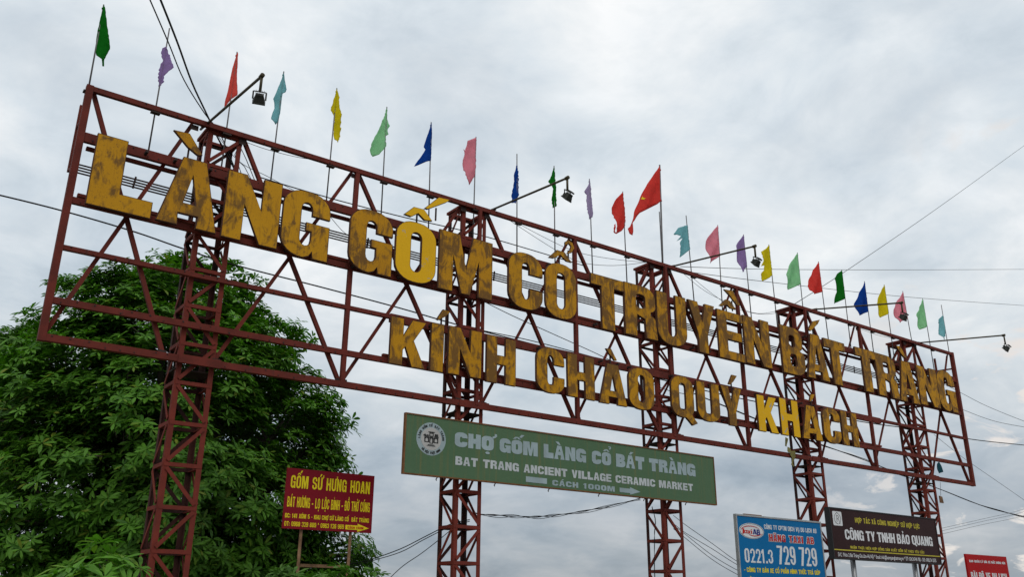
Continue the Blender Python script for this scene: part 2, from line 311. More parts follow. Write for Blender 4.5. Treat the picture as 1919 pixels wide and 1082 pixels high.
def accents(base, marks):
    """diacritics in the glyph's unit box"""
    g = []; up = 0.0
    if '\u0302' in marks: g.append((poly(.12,1.05, .38,1.22, .62,1.22, .88,1.05, .66,1.05, .5,1.14, .34,1.05), [])); up = 1
    if '\u0306' in marks: g.append((stroke([(.2,1.2),(.35,1.09),(.65,1.09),(.8,1.2)], .14, .08), [])); up = 1
    dx, dy = (.34, .13) if up else (0, 0)
    if '\u0301' in marks: g.append((poly(.36+dx,1.06+dy, .56+dx,1.28+dy, .88+dx,1.28+dy, .58+dx,1.06+dy), []))
    if '\u0300' in marks: g.append((poly(.64+dx*.6,1.06+dy, .42+dx*.6,1.06+dy, .12+dx*.6,1.28+dy, .44+dx*.6,1.28+dy), []))
    if '\u0309' in marks: g.append((stroke([(.38+dx,1.30+dy),(.6+dx,1.31+dy),(.66+dx,1.24+dy),(.54+dx,1.17+dy),(.52+dx,1.10+dy)], .16, .07), []))
    if '\u0303' in marks: g.append((stroke([(.12,1.10),(.30,1.19),(.50,1.13),(.70,1.07),(.88,1.18)], .12, .08), []))
    if '\u0323' in marks: g.append((rr(.32,-.26,.68,-.09,.17,.08,3), []))
    if '\u031b' in marks: g.append((poly(.90,.86, 1.06,.90, 1.26,1.02, 1.26,1.20, 1.06,1.20, 1.08,1.06, .88,1.00), []))
    return g
WID = {'I': .42, 'M': 1.28, '.': .34, ':': .34, '-': .55, '1': .66, ' ': .52, '*': .6, '/': .6, 'Q': 1.02, 'L': .86, 'E': .86}
def fill(mb, groups, fx, y0, y1, mi=0, side=None):
    """extrude glyph outlines: fx maps unit (a,b) to (x,z); front at y0, back at y1"""
    for k, (outer, holes) in enumerate(groups):
        loops = [outer]+holes; flatp = []; pl = []
        for lp in loops:
            q = [fx(a, b) for a, b in lp]
            c = [q[0]]
            for p in q[1:]:
                if abs(p[0]-c[-1][0])+abs(p[1]-c[-1][1]) > 1e-5: c.append(p)
            if abs(c[0][0]-c[-1][0])+abs(c[0][1]-c[-1][1]) < 1e-5: c.pop()
            pl.append([Vector((p[0], p[1], 0)) for p in c])
        tri = tessellate_polygon(pl); fl = [p for q in pl for p in q]; n = len(fl)
        yy0 = y0-0.0007*k
        b = len(mb.v)
        mb.v += [(p.x, yy0, p.y) for p in fl]+[(p.x, y1, p.y) for p in fl]
        for tr in tri:
            mb.f.append(tuple(i+b for i in tr)); mb.m.append(mi)
        if abs(y1-y0) > 0.02:
            for tr in tri: mb.f.append(tuple(i+b+n for i in tr[::-1])); mb.m.append(side if side is not None else mi)
        o = 0
        for q in pl:
            kk = len(q)
            for i in range(kk):
                mb.f.append((b+o+i, b+o+(i+1) % kk, b+n+o+(i+1) % kk, b+n+o+i)); mb.m.append(side if side is not None else mi)
            o += kk
def inset(loop, d):
    """move a closed outline inwards by d (outwards for a clockwise hole outline)"""
    c = [loop[0]]
    for p in loop[1:]:
        if abs(p[0]-c[-1][0])+abs(p[1]-c[-1][1]) > 1e-4: c.append(p)
    if abs(c[0][0]-c[-1][0])+abs(c[0][1]-c[-1][1]) < 1e-4: c.pop()
    n = len(c); ar = sum(c[i][0]*c[(i+1) % n][1]-c[(i+1) % n][0]*c[i][1] for i in range(n)); sg = 1 if ar > 0 else -1; o = []
    for i in range(n):
        p, q, r = Vector(c[i-1]), Vector(c[i]), Vector(c[(i+1) % n]); e1 = (q-p).normalized(); e2 = (r-q).normalized()
        n1 = Vector((-e1.y, e1.x))*sg; n2 = Vector((-e2.y, e2.x))*sg; m_ = n1+n2
        m_ = m_/max(.35, m_.length_squared/2) if m_.length > .1 else n1
        o.append((q.x+m_.x*d, q.y+m_.y*d))
    return o
def lipped(mb, groups, fx, yf, yb, lip=.010):
    fill(mb, groups, fx, yf, yb, 1, 1)
    g2 = [(inset([fx(a, b) for a, b in o], lip), [inset([fx(a, b) for a, b in h], -lip) for h in hs]) for o, hs in groups]
    fill(mb, g2, lambda a, b: (a, b), yf-.003, yf-.0008, 0, 0)
def split(ch):
    if ch == 'Đ': return 'Đ', ''
    d = unicodedata.normalize('NFD', ch); return d[0], d[1:]
def text_line(mb, txt, x0, x1, z0a, z0b, h, y, mi=0, s=0.36, t=0.17, grow=0.0, thick=0.004, gap=.16, ha=None, wscale=None, each=None):
    """cap letters between x0 and x1, baseline z0a..z0b, cap height h (or from h to ha)"""
    ws = []
    for ch in txt:
        b_, _m = split(ch); ws.append(WID.get(b_, .92)*(wscale or 1 if b_ == ' ' else 1))
    tot = sum(ws)+gap*(len(txt)-1); k = (x1-x0)/tot; x = x0
    for ch, w in zip(txt, ws):
        b_, mk = split(ch)
        g = glyph(b_, s, t)+(accents(b_, mk) if mk else [])
        if g:
            f = (x-x0)/(x1-x0); zb = z0a+(z0b-z0a)*f; hh = h+((ha or h)-h)*f
            if each:      # every character its own thin piece
                cb = MB(); fill(cb, g, lambda a, b, x=x, w=w, zb=zb, hh=hh: (a*w*k, b*hh), 0, thick, mi)
                cb.build('letter', each[0], each[1], loc=(x, y, zb))
            else: fill(mb, g, lambda a, b, x=x, w=w, zb=zb, hh=hh: (x+a*w*k, zb+b*hh), y, y+thick, mi)
        x += (w+gap)*k

# ------------------------------------------------------------------ the ground
def ground_mat(name, a, b2, sc):
    mt, t, b = new_mat(name); P = posn(t)
    n = noise(t, sc, 8, 0.65, vec=P); n2 = noise(t, sc*40, 3, 0.6, vec=P)
    c = mixc(t, n.outputs['Fac'], a, b2); t.links.new(c, b.inputs['Base Color']); b.inputs['Roughness'].default_value = 0.9
    bump(t, b, n2.outputs['Fac'], 0.4, 0.01); return mt
M_EARTH = ground_mat('dusty_grass_ground', (0.10, 0.11, 0.055), (0.20, 0.17, 0.12), 0.25)
M_ASPH = ground_mat('asphalt', (0.045, 0.045, 0.047), (0.07, 0.07, 0.07), 0.6)
M_PAVE = ground_mat('concrete_pavement', (0.28, 0.27, 0.25), (0.36, 0.35, 0.33), 0.8)
M_WLINE = ground_mat('road_paint', (0.70, 0.70, 0.68), (0.55, 0.55, 0.53), 2.0)
def struct(name, mb, mat):
    o = mb.build(name, mat); o['kind'] = 'structure'; return o
g = MB(); g.add([(-900,-900,0),(900,-900,0),(900,900,0),(-900,900,0)], [(0,1,2,3)]); struct('ground', g, M_EARTH)
# the road runs through the gateway between the second and the fourth tower
g = MB(); g.add([(-60,-16,0.004),(60,-16,0.004),(60,-4.2,0.004),(-60,-4.2,0.004)], [(0,1,2,3)])
g.add([(8.4,-4.2,0.004),(16.6,-4.2,0.004),(16.6,200,0.004),(8.4,200,0.004)], [(0,1,2,3)]); struct('road', g, M_ASPH)
g = MB()
for i in range(-9, 10): g.add([(i*6.,-10.2,0.008),(i*6.+3,-10.2,0.008),(i*6.+3,-10.05,0.008),(i*6.,-10.05,0.008)], [(0,1,2,3)])
struct('road_marking', g, M_WLINE)
g = MB(); g.box((-60,-4.2,-0.1),(8.25,-1.6,0.12)); g.box((16.75,-4.2,-0.1),(60,-1.6,0.12)); g.box((8.25,-4.2,-0.1),(8.4,0,0.14)); g.box((16.6,-4.2,-0.1),(16.75,0,0.14)); struct('pavement', g, M_PAVE)

# ------------------------------------------------------------------ the gantry
GW, GH = 24.79, 4.0
gantry = root('gantry_sign', (0, 0, 0), 'huge red steel lattice gantry carrying weathered yellow letters over five towers', 'gateway sign')
TOW = [1.86, 6.85, 11.98, 17.12, 22.24]       # left leg of each tower's front face
TWD, TDP = 0.56, 0.52
def Z(v): return GZ+v
def part(name, mb, mat, parent=gantry, **k): return mb.build(name, mat, parent, **k)
def boxbeam(p0, p1, w, h): b = MB(); b.bar(p0, p1, w, h); return b
# chords (front truss): C-channels with open side to the rear
def chord(v, h, x0=0.0, x1=GW, y=-0.03, d=0.07, mat=M_RED):
    b = MB(); t = 0.010
    b.bar((x0, y, Z(v)), (x1, y, Z(v)), d, h)
    o = part('chord', b, mat)
    if h > .06:
        m_ = MB(); x = x0+.12; r_ = random.Random(int(v*100))
        while x < x1-.1:
            zc = Z(v)+r_.choice((-.25, .25))*h; w = r_.uniform(.006, .011); m_.box((x-w, y-d/2-.009, zc-w), (x+w, y-d/2+.001, zc+w)); x += r_.uniform(.14, .36)
        q = m_.build('bolt_heads', M_DARK, o); q['kind'] = 'stuff'
    return o
XS = [0.0]
chord(4.0-0.045, 0.085)
chord(3.13, 0.15, 0.05, GW-0.04)
chord(2.09, 0.10, 0.04, GW-0.04)
chord(1.345, 0.070, 0.03, 5.35)
chord(1.325, 0.15, 5.35, 20.35)
chord(1.345, 0.070, 20.35, GW-0.03)
chord(0.545, 0.095, 0.03, GW-0.03)
chord(0.0, 0.10, 0.0, GW, d=0.09)
chord(3.01, 0.05, 0.12, GW-0.2, y=0.07)
chord(2.23, 0.05, 0.12, GW-0.2, y=0.07)
chord(0.66, 0.045, 5.3, 20.4, y=0.07)
# end posts
for x in (0.0, GW):
    b = MB(); b.bar((x, -0.03, Z(-0.055)), (x, -0.03, Z(4.0)), 0.10, 0.10, up=(1,0,0)); part('post', b, M_RED)
    b = MB(); b.bar((x+(0.0 if x == 0 else -0.10), 0.47, Z(2.74)), (x+(0.0 if x == 0 else -0.10), 0.47, Z(3.90)), 0.05, 0.05, up=(1,0,0)); part('stay', b, M_RED)
    for zz_ in (2.78, 3.50):
        b = MB(); b.bar((x, 0.03, Z(zz_ if zz_ > 3 else 2.62)), (x+(0.0 if x == 0 else -0.10), 0.47, Z(zz_)), 0.04, 0.04, up=(1,0,0)); part('stay', b, M_RED)
# mid-bay posts
MIDS = [4.53, 9.65, 14.83, 19.93]
for x in MIDS:
    b = MB(); b.angle((x-0.035, -0.06, Z(0.0)), (x-0.035, -0.06, Z(3.92)), 0.075, 0.01, up=(0,1,0), flip=-1); part('post', b, M_RED)
for x in TOW[1:4]:
    b = MB(); b.bar((x+0.345, -0.065, Z(0.0)), (x+0.345, -0.065, Z(3.92)), 0.065, 0.065, up=(0,1,0)); part('post', b, M_RED)
# X bracing of every bay, full height
segs = [(0.05, TOW[0]-0.24)]
for i in range(4):
    segs += [(TOW[i]+TWD, MIDS[i]-0.04), (MIDS[i]+0.04, TOW[i+1])]
segs.append((TOW[4]+TWD, GW-0.05))
for a, c in segs:
    for (xa, xc, yy) in ((a, c, 0.035), (c, a, 0.012)):
        b = MB(); b.angle((xa, yy+0.02, Z(0.03)), (xc, yy+0.02, Z(3.93)), 0.062, 0.008, up=(0,1,0), flip=1 if xa < xc else -1); part('brace', b, M_RED)
# gusset plates
for x in [s[0] for s in segs[1:]]+[s[1] for s in segs[:-1]]:
    for v in (0.06, 3.86):
        b = MB(); b.box((x-0.06, -0.005, Z(v-0.05)), (x+0.06, 0.004, Z(v+0.04))); part('gusset', b, M_DARK)
# four thin rails behind the letters with short ties
for v in (2.905, 2.858, 2.812, 2.765):
    b = MB(); b.bar((0.02, 0.47, Z(v)), (GW-0.12, 0.47, Z(v)), 0.02, 0.02); part('rail', b, M_DARK)
for x in (0.93, 3.7, 5.05, 7.9, 9.9, 13.2, 15.2, 18.6, 20.2, 23.6):
    b = MB(); b.bar((x, 0.447, Z(2.73)), (x+0.02, 0.447, Z(2.94)), 0.03, 0.012, up=(0,1,0)); part('rail_tie', b, M_DARK)
for i, x in enumerate(TOW):
    b = MB(); b.bar((x+0.02, 0.48, Z(2.84)), (x+0.02, 0.10, Z(2.84)), 0.03, 0.03); part('rail_tie', b, M_DARK)

# towers: each is a part (cap frame, base plates, lower lattice) with legs, crossbars and braces as sub-parts
LV = [0.27+0.605*k for k in range(-6, 7)]     # levels in view, -3.36 .. 3.90
LW = 0.078
def bar_mesh(name, p0, p1, w, up, flip=1, mat=M_REDF):
    b = MB(); b.angle(p0, p1, w, 0.008, up=up, flip=flip); return b.mesh(name, mat)
zb = -GZ
C4 = [(0, 0), (TWD, 0), (TWD, TDP), (0, TDP)]
# tower-local frame: x 0..TWD, y 0..TDP, z measured from the ground
leg_me = []
for (x, y) in C4:
    b = MB(); sx = 1 if x == 0 else -1; sy = 1 if y == 0 else -1; t = 0.009
    prof = [(0,0),(sx*LW,0),(sx*LW,sy*t),(sx*t,sy*t),(sx*t,sy*LW),(0,sy*LW)]
    vs_ = [(x+a, y+c, z) for z in (0.0, Z(3.93)) for a, c in prof]
    b.add(vs_, [(i, (i+1) % 6, 6+(i+1) % 6, 6+i) for i in range(6)]+[(0,5,4,3),(0,3,2,1),(6,7,8,9),(6,9,10,11)])
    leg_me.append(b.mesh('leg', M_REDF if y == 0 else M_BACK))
faces = [((0,0),(TWD,0),(0,-1)), ((TWD,0),(TWD,TDP),(1,0)), ((0,TDP),(TWD,TDP),(0,1)), ((0,0),(0,TDP),(-1,0))]
cross_me = []
for (a, c, nrm) in faces:
    b = MB(); n = Vector((nrm[0], nrm[1], 0))*0.006; p = Vector((*a, 0))+n; q = Vector((*c, 0))+n; d = (q-p).normalized()*0.012
    b.angle(p+d-Vector((0,0,.03)), q-d-Vector((0,0,.03)), 0.058, 0.008, up=(0,0,1), flip=1 if (d.cross(Vector((0,0,1)))).dot(n) < 0 else -1)
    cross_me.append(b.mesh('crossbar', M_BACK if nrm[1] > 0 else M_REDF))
H = 0.605
brace_me = {}
for fi, (a, c, nrm) in enumerate(faces):
    for par in (0, 1):
        b = MB(); n = Vector((nrm[0], nrm[1], 0))*0.016; p = Vector((*a, 0))+n; q = Vector((*c, 0))+n; ins = (q-p).normalized()*0.05
        if par: p, q = q, p; ins = -ins
        side = -1 if par else 1
        b.bar(p+ins+Vector((0,0,0.05)), q-ins+Vector((0,0,H-0.05)), 0.055, 0.010, up=tuple(n)) 
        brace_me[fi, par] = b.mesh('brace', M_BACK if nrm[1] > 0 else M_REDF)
for ti, tx in enumerate(TOW):
    # the tower's own mesh: the cap frame, one welded ring
    b = MB(); o0, o1 = -.035, .03; zc0, zc1 = Z(3.93), Z(3.98)
    ring_ = lambda e, z: [(-e, -e, z), (TWD+e, -e, z), (TWD+e, TDP+e, z), (-e, TDP+e, z)]
    b.add(ring_(.03, zc0)+ring_(-.03, zc0)+ring_(.03, zc1)+ring_(-.03, zc1), [f for j in range(4) for k in [(j+1) % 4] for f in ((j, k, 8+k, 8+j), (4+k, 4+j, 12+j, 12+k), (8+j, 8+k, 12+k, 12+j), (k, j, 4+j, 4+k))])
    tw = b.build('lattice_tower', M_REDF, gantry, loc=(tx, 0.03, 0))
    for (x, y) in C4:
        m_ = MB(); m_.box((x-0.14, y-0.14, 0.0), (x+0.14, y+0.14, 0.03)); m_.build('base_plate', M_REDF, tw)
    b = MB(); k = -7
    while Z(0.27+0.605*k) > 0.1:
        zc = Z(0.27+0.605*k)
        for fi, (a, c, nrm) in enumerate(faces):
            n = Vector((nrm[0], nrm[1], 0))*0.012
            b.bar(Vector((*a, zc))+n, Vector((*c, zc))+n, 0.01, 0.058)
            p, q = (a, c) if (k+fi) % 2 else (c, a)
            n = Vector((nrm[0], nrm[1], 0))*0.024
            b.bar(Vector((*p, zc+.05))+n, Vector((*q, zc+.55))+n, 0.055, 0.010, up=tuple(n))
        k -= 1
    stuff(b.build('lower_lattice', M_REDF, tw))
    m_ = MB(); m_.box((-0.02, -0.118, Z(-0.065)), (TWD+0.06, -0.108, Z(0.065))); m_.build('splice_plate', M_RED, tw)
    m_ = MB(); m_.box((-0.02, 0.02, Z(-0.14)), (TWD+0.02, TDP-0.02, Z(-0.125))); m_.build('deck_plate', M_DARK, tw)
    for lm in leg_me: link(bpy.data.objects.new('leg', lm), tw)
    for li, v in enumerate(LV):
        for fi in range(4):
            o = link(bpy.data.objects.new('crossbar', cross_me[fi]), tw); o.location.z = Z(v)
            if li < len(LV)-1:
                o = link(bpy.data.objects.new('brace', brace_me[fi, (li+(1 if fi in (0, 2) else 0)) % 2]), tw); o.location.z = Z(v)

# ------------------------------------------------------------------ the yellow letters
YF, YB = -0.235, -0.185
# char, left px, right px points, top points, bottom points (surveyed at the letters' front plane)
LET = [
 ('L', (184,250), (282,408), (209,256), (221,396), .55), ('A', (291,410), (404,439), (367,300), (347,425), .62), ('N', (421,380), (524,410), (480,332), (466,455), .56), ('G', (529,410), (618,430), (575,358), (578,484), .56),
 ('G', (656,430), (736,460), (694,393), (700,512), .62), ('O', (742,450), (817,480), (770,414), (787,532), .12), ('M', (823,480), (923,510), (875,443), (872,552), .72),
 ('C', (953,520), (1017,540), (982,474), (998,583), .66), ('O', (1022,540), (1081,560), (1045,493), (1062,600), .68),
 ('T', (1107,520), (1169,545), (1138,520), (1140,619), .78), ('R', (1170,570), (1231,600), (1195,535), (1203,633), .78), ('U', (1230,570), (1286,600), (1257,552), (1268,650), .74), ('Y', (1289,570), (1339,590), (1314,568), (1319,662), .80), ('E', (1346,620), (1395,640), (1367,585), (1373,675), .74), ('N', (1395,630), (1445,660), (1416,597), (1424,686), .78),
 ('B', (1464,650), (1508,670), (1483,614), (1490,703), .80), ('A', (1514,700), (1556,717), (1527,628), (1535,712), .70), ('T', (1543,640), (1583,655), (1563,639), (1571,722), .78),
 ('T', (1601.5,655), (1640,670), (1620,655), (1629,735), .78), ('R', (1642,690), (1682,710), (1658,666), (1668,745), .80), ('A', (1688,745), (1725,758), (1696,678), (1706,755), .66), ('N', (1720,710), (1759,735), (1735,689), (1744,762), .70), ('G', (1757,720), (1792,745), (1772,696), (1779,771), .70),
]
LET2 = [
 ('K', (732,630), (798,650), (767,599), (763,687), .66), ('I', (807,650), (831,660), (820,607), (817,697), .88), ('N', (840,650), (902,670), (872,617), (870,706), .70), ('H', (912,670), (967,690), (940,633), (939,720), .90),
 ('C', (1005.5,680), (1058,700), (1030,652), (1037,738), .72), ('H', (1064,700), (1115,715), (1088,666), (1091,747), .84), ('A', (1124,752), (1176,764), (1147,683), (1150,759), .84), ('O', (1177.5,710), (1226,740), (1200,690.5), (1210,770), .70),
 ('Q', (1257.5,730), (1301,760), (1275,705), (1287,784), .72), ('U', (1306,740), (1349,760), (1327,718), (1336,792), .70), ('Y', (1350,724), (1389.5,735), (1370,726), (1376,799), .76),
 ('K', (1420,770), (1458,785), (1436,743), (1442,811), .05), ('H', (1463,780), (1498,790), (1478,749), (1483,818), .02), ('A', (1506,820), (1544,829), (1520,761), (1525,825), .55), ('C', (1543,800), (1577,815), (1554,765), (1564,832.5), .72), ('H', (1578,800), (1609,815), (1590,773), (1597,837), .74),
]
ACC = {  # accents, pixel outlines on the same plane: (row, index) -> list of outlines
 (0,1): [[(326,243),(356,250),(380,291),(371,291),(352,275)]],
 (0,5): [[(757.5,401),(776,387.5),(795,392.5),(810.5,414.5),(796,412.5),(784,400),(771,406)], [(796,390),(822.5,369.5),(843.5,374.5),(837.5,379),(802.5,392)]],
 (0,8): [[(1029,482),(1045,468),(1059,472.5),(1072.5,492),(1062.5,489.5),(1051,477.5),(1039,484)], [(1060,453),(1066,449.5),(1074,455),(1077.5,465),(1072.5,473.5),(1063,475),(1069,469),(1071,461),(1067,456.5),(1060,459.5)]],
 (0,13): [[(1349,572.5),(1361,561),(1369,564),(1380.5,580.5),(1370,578),(1362.5,571.5),(1355,574)], [(1357.5,542),(1374,545),(1388,572.5),(1382,572.5),(1370,556)]],
 (0,16): [[(1515,618),(1523,602.5),(1536.5,599.5),(1533,607.5),(1520,620.5)]],
 (0,20): [[(1679.5,647.5),(1688,650),(1700,672),(1695,670.5),(1685,657.5)]],
 (1,1): [[(819,598),(831,580),(845,584.5),(835,594),(822.5,600)]],
 (1,6): [[(1136,653),(1146,654),(1157,676),(1152.5,676),(1142.5,664)]],
 (1,10): [[(1366,720),(1372.5,702.5),(1382,705),(1376,715),(1370,721)]],
 (1,13): [[(1518,752.5),(1520,739),(1528,739),(1525,747.5),(1521,753)]],
}
NAMEW = {(0,5): 'freshly repainted bright yellow letter O with circumflex and acute accent', (1,11): 'bright yellow repainted letter K with bare patches', (1,12): 'bright yellow repainted letter H with bare grey patches'}
for row, lst in enumerate((LET, LET2)):
    for i, (ch, l, r, tp, bt, wear) in enumerate(lst):
        x0 = uvz(*l, YF)[0]; x1 = uvz(*r, YF)[0]; z1 = uvz(*tp, YF)[1]; z0 = uvz(*bt, YF)[1]
        s = {'L': .42, 'A': .35, 'G': .385, 'C': .39, 'O': .37, 'T': .38, 'M': .35, 'N': .345}.get(ch, .36)
        if ch == 'L': s = .40
        tl = random.uniform(-.006, .006)
        b = MB(); yo = random.uniform(-.008, .008)
        gl = glyph(ch, s, .175)
        lipped(b, gl, lambda a, c: (x0+a*(x1-x0)+tl*c, z0+c*(z1-z0)+tl*a), YF+yo, YB, .011 if row == 0 else .009)
        o = b.build('letter', [M_LET, M_LETS], gantry); o['wear'] = float(wear); o['flake'] = 0.9 if wear < .2 else 0.0
        wd = ['LÀNG GỐM CỔ TRUYỀN BÁT TRÀNG', 'KÍNH CHÀO QUÝ KHÁCH'][row].replace(' ', '')
        if (row, i) in NAMEW: o['label'] = NAMEW[row, i]
        for ol in ACC.get((row, i), []):
            pts = [uvz(px, py, YF) for px, py in ol]; b = MB()
            lipped(b, [(pts, [])], lambda a, c: (a, c), YF+yo+0.01, YB, .008)
            a_ = b.build('accent_mark', [M_LET, M_LETS], o); a_['wear'] = float(wear); a_['flake'] = 0.0
            cx = sum(p[0] for p in pts)/len(pts); cz = min(p[1] for p in pts)
            b = MB(); b.bar((cx, YB+0.01, cz-0.16), (cx, YB+0.01, cz+0.10), 0.025, 0.025, up=(0,1,0)); b.build('bracket', M_DARK, o)
        # a hanger plate tying the letter back to the chords
        b = MB()
        for zc in ((Z(3.13), Z(2.09)) if row == 0 else (Z(1.325), Z(0.545))):
            for f in (.2, .8):
                xc = x0+(x1-x0)*f; b.box((xc-0.02, YB-0.002, zc-0.03), (xc+0.02, -0.064, zc+0.01))
        stuff(b.build('fixings', M_DARK, o))

# ------------------------------------------------------------------ flags
def cloth(name, c, tr=0.58):
    mt = bpy.data.materials.new(name); mt.use_nodes = True; t = mt.node_tree; b = t.nodes['Principled BSDF']; P = posn(t)
    n = noise(t, 5, 6, 0.65, vec=P); r = ramp(t, [(0.3, 0.86), (0.7, 1.0)]); t.links.new(n.outputs['Fac'], r.inputs[0])
    w = noise(t, 150, 2, 0.5, vec=P)
    cc = mixc(t, 1.0, c, r.outputs[0], 'MULTIPLY'); t.links.new(cc, b.inputs['Base Color']); b.inputs['Roughness'].default_value = 0.85
    n5 = noise(t, 6, 2, 0.5, vec=P, sc3=(1, 1, .5), dist=.8); bump(t, b, n5.outputs['Fac'], 0.8, 0.04); b.inputs['Specular IOR Level'].default_value = .1
    tl = t.nodes.new('ShaderNodeBsdfTranslucent'); t.links.new(cc, tl.inputs[0]); ms = t.nodes.new('ShaderNodeMixShader'); ms.inputs[0].default_value = tr
    t.links.new(b.outputs[0], ms.inputs[1]); t.links.new(tl.outputs[0], ms.inputs[2]); t.links.new(ms.outputs[0], t.nodes['Material Output'].inputs[0]); return mt
CL = {'green': cloth('cloth_green', (0.012, 0.26, 0.020)), 'purple': cloth('cloth_purple', (0.46, 0.32, 0.60)), 'lavender': cloth('cloth_lavender', (0.56, 0.46, 0.66)),
      'coral': cloth('cloth_coral', (0.90, 0.17, 0.135)), 'red': cloth('cloth_red', (0.86, 0.10, 0.08)), 'teal': cloth('cloth_teal', (0.33, 0.66, 0.70)), 'yellow': cloth('cloth_yellow', (0.86, 0.74, 0.02)),
      'mint': cloth('cloth_mint', (0.44, 0.80, 0.48)), 'blue': cloth('cloth_blue', (0.010, 0.09, 0.44)), 'pink': cloth('cloth_pink', (0.92, 0.40, 0.48))}
def S(pts, ox, oy, k=4.0): return [(ox+x/k, oy+y/k) for x, y in pts]
c1_ = (60, 0); c4_ = (480, 130); c7_ = (920, 280); c2_ = (1240, 400); c3_ = (1439, 480)
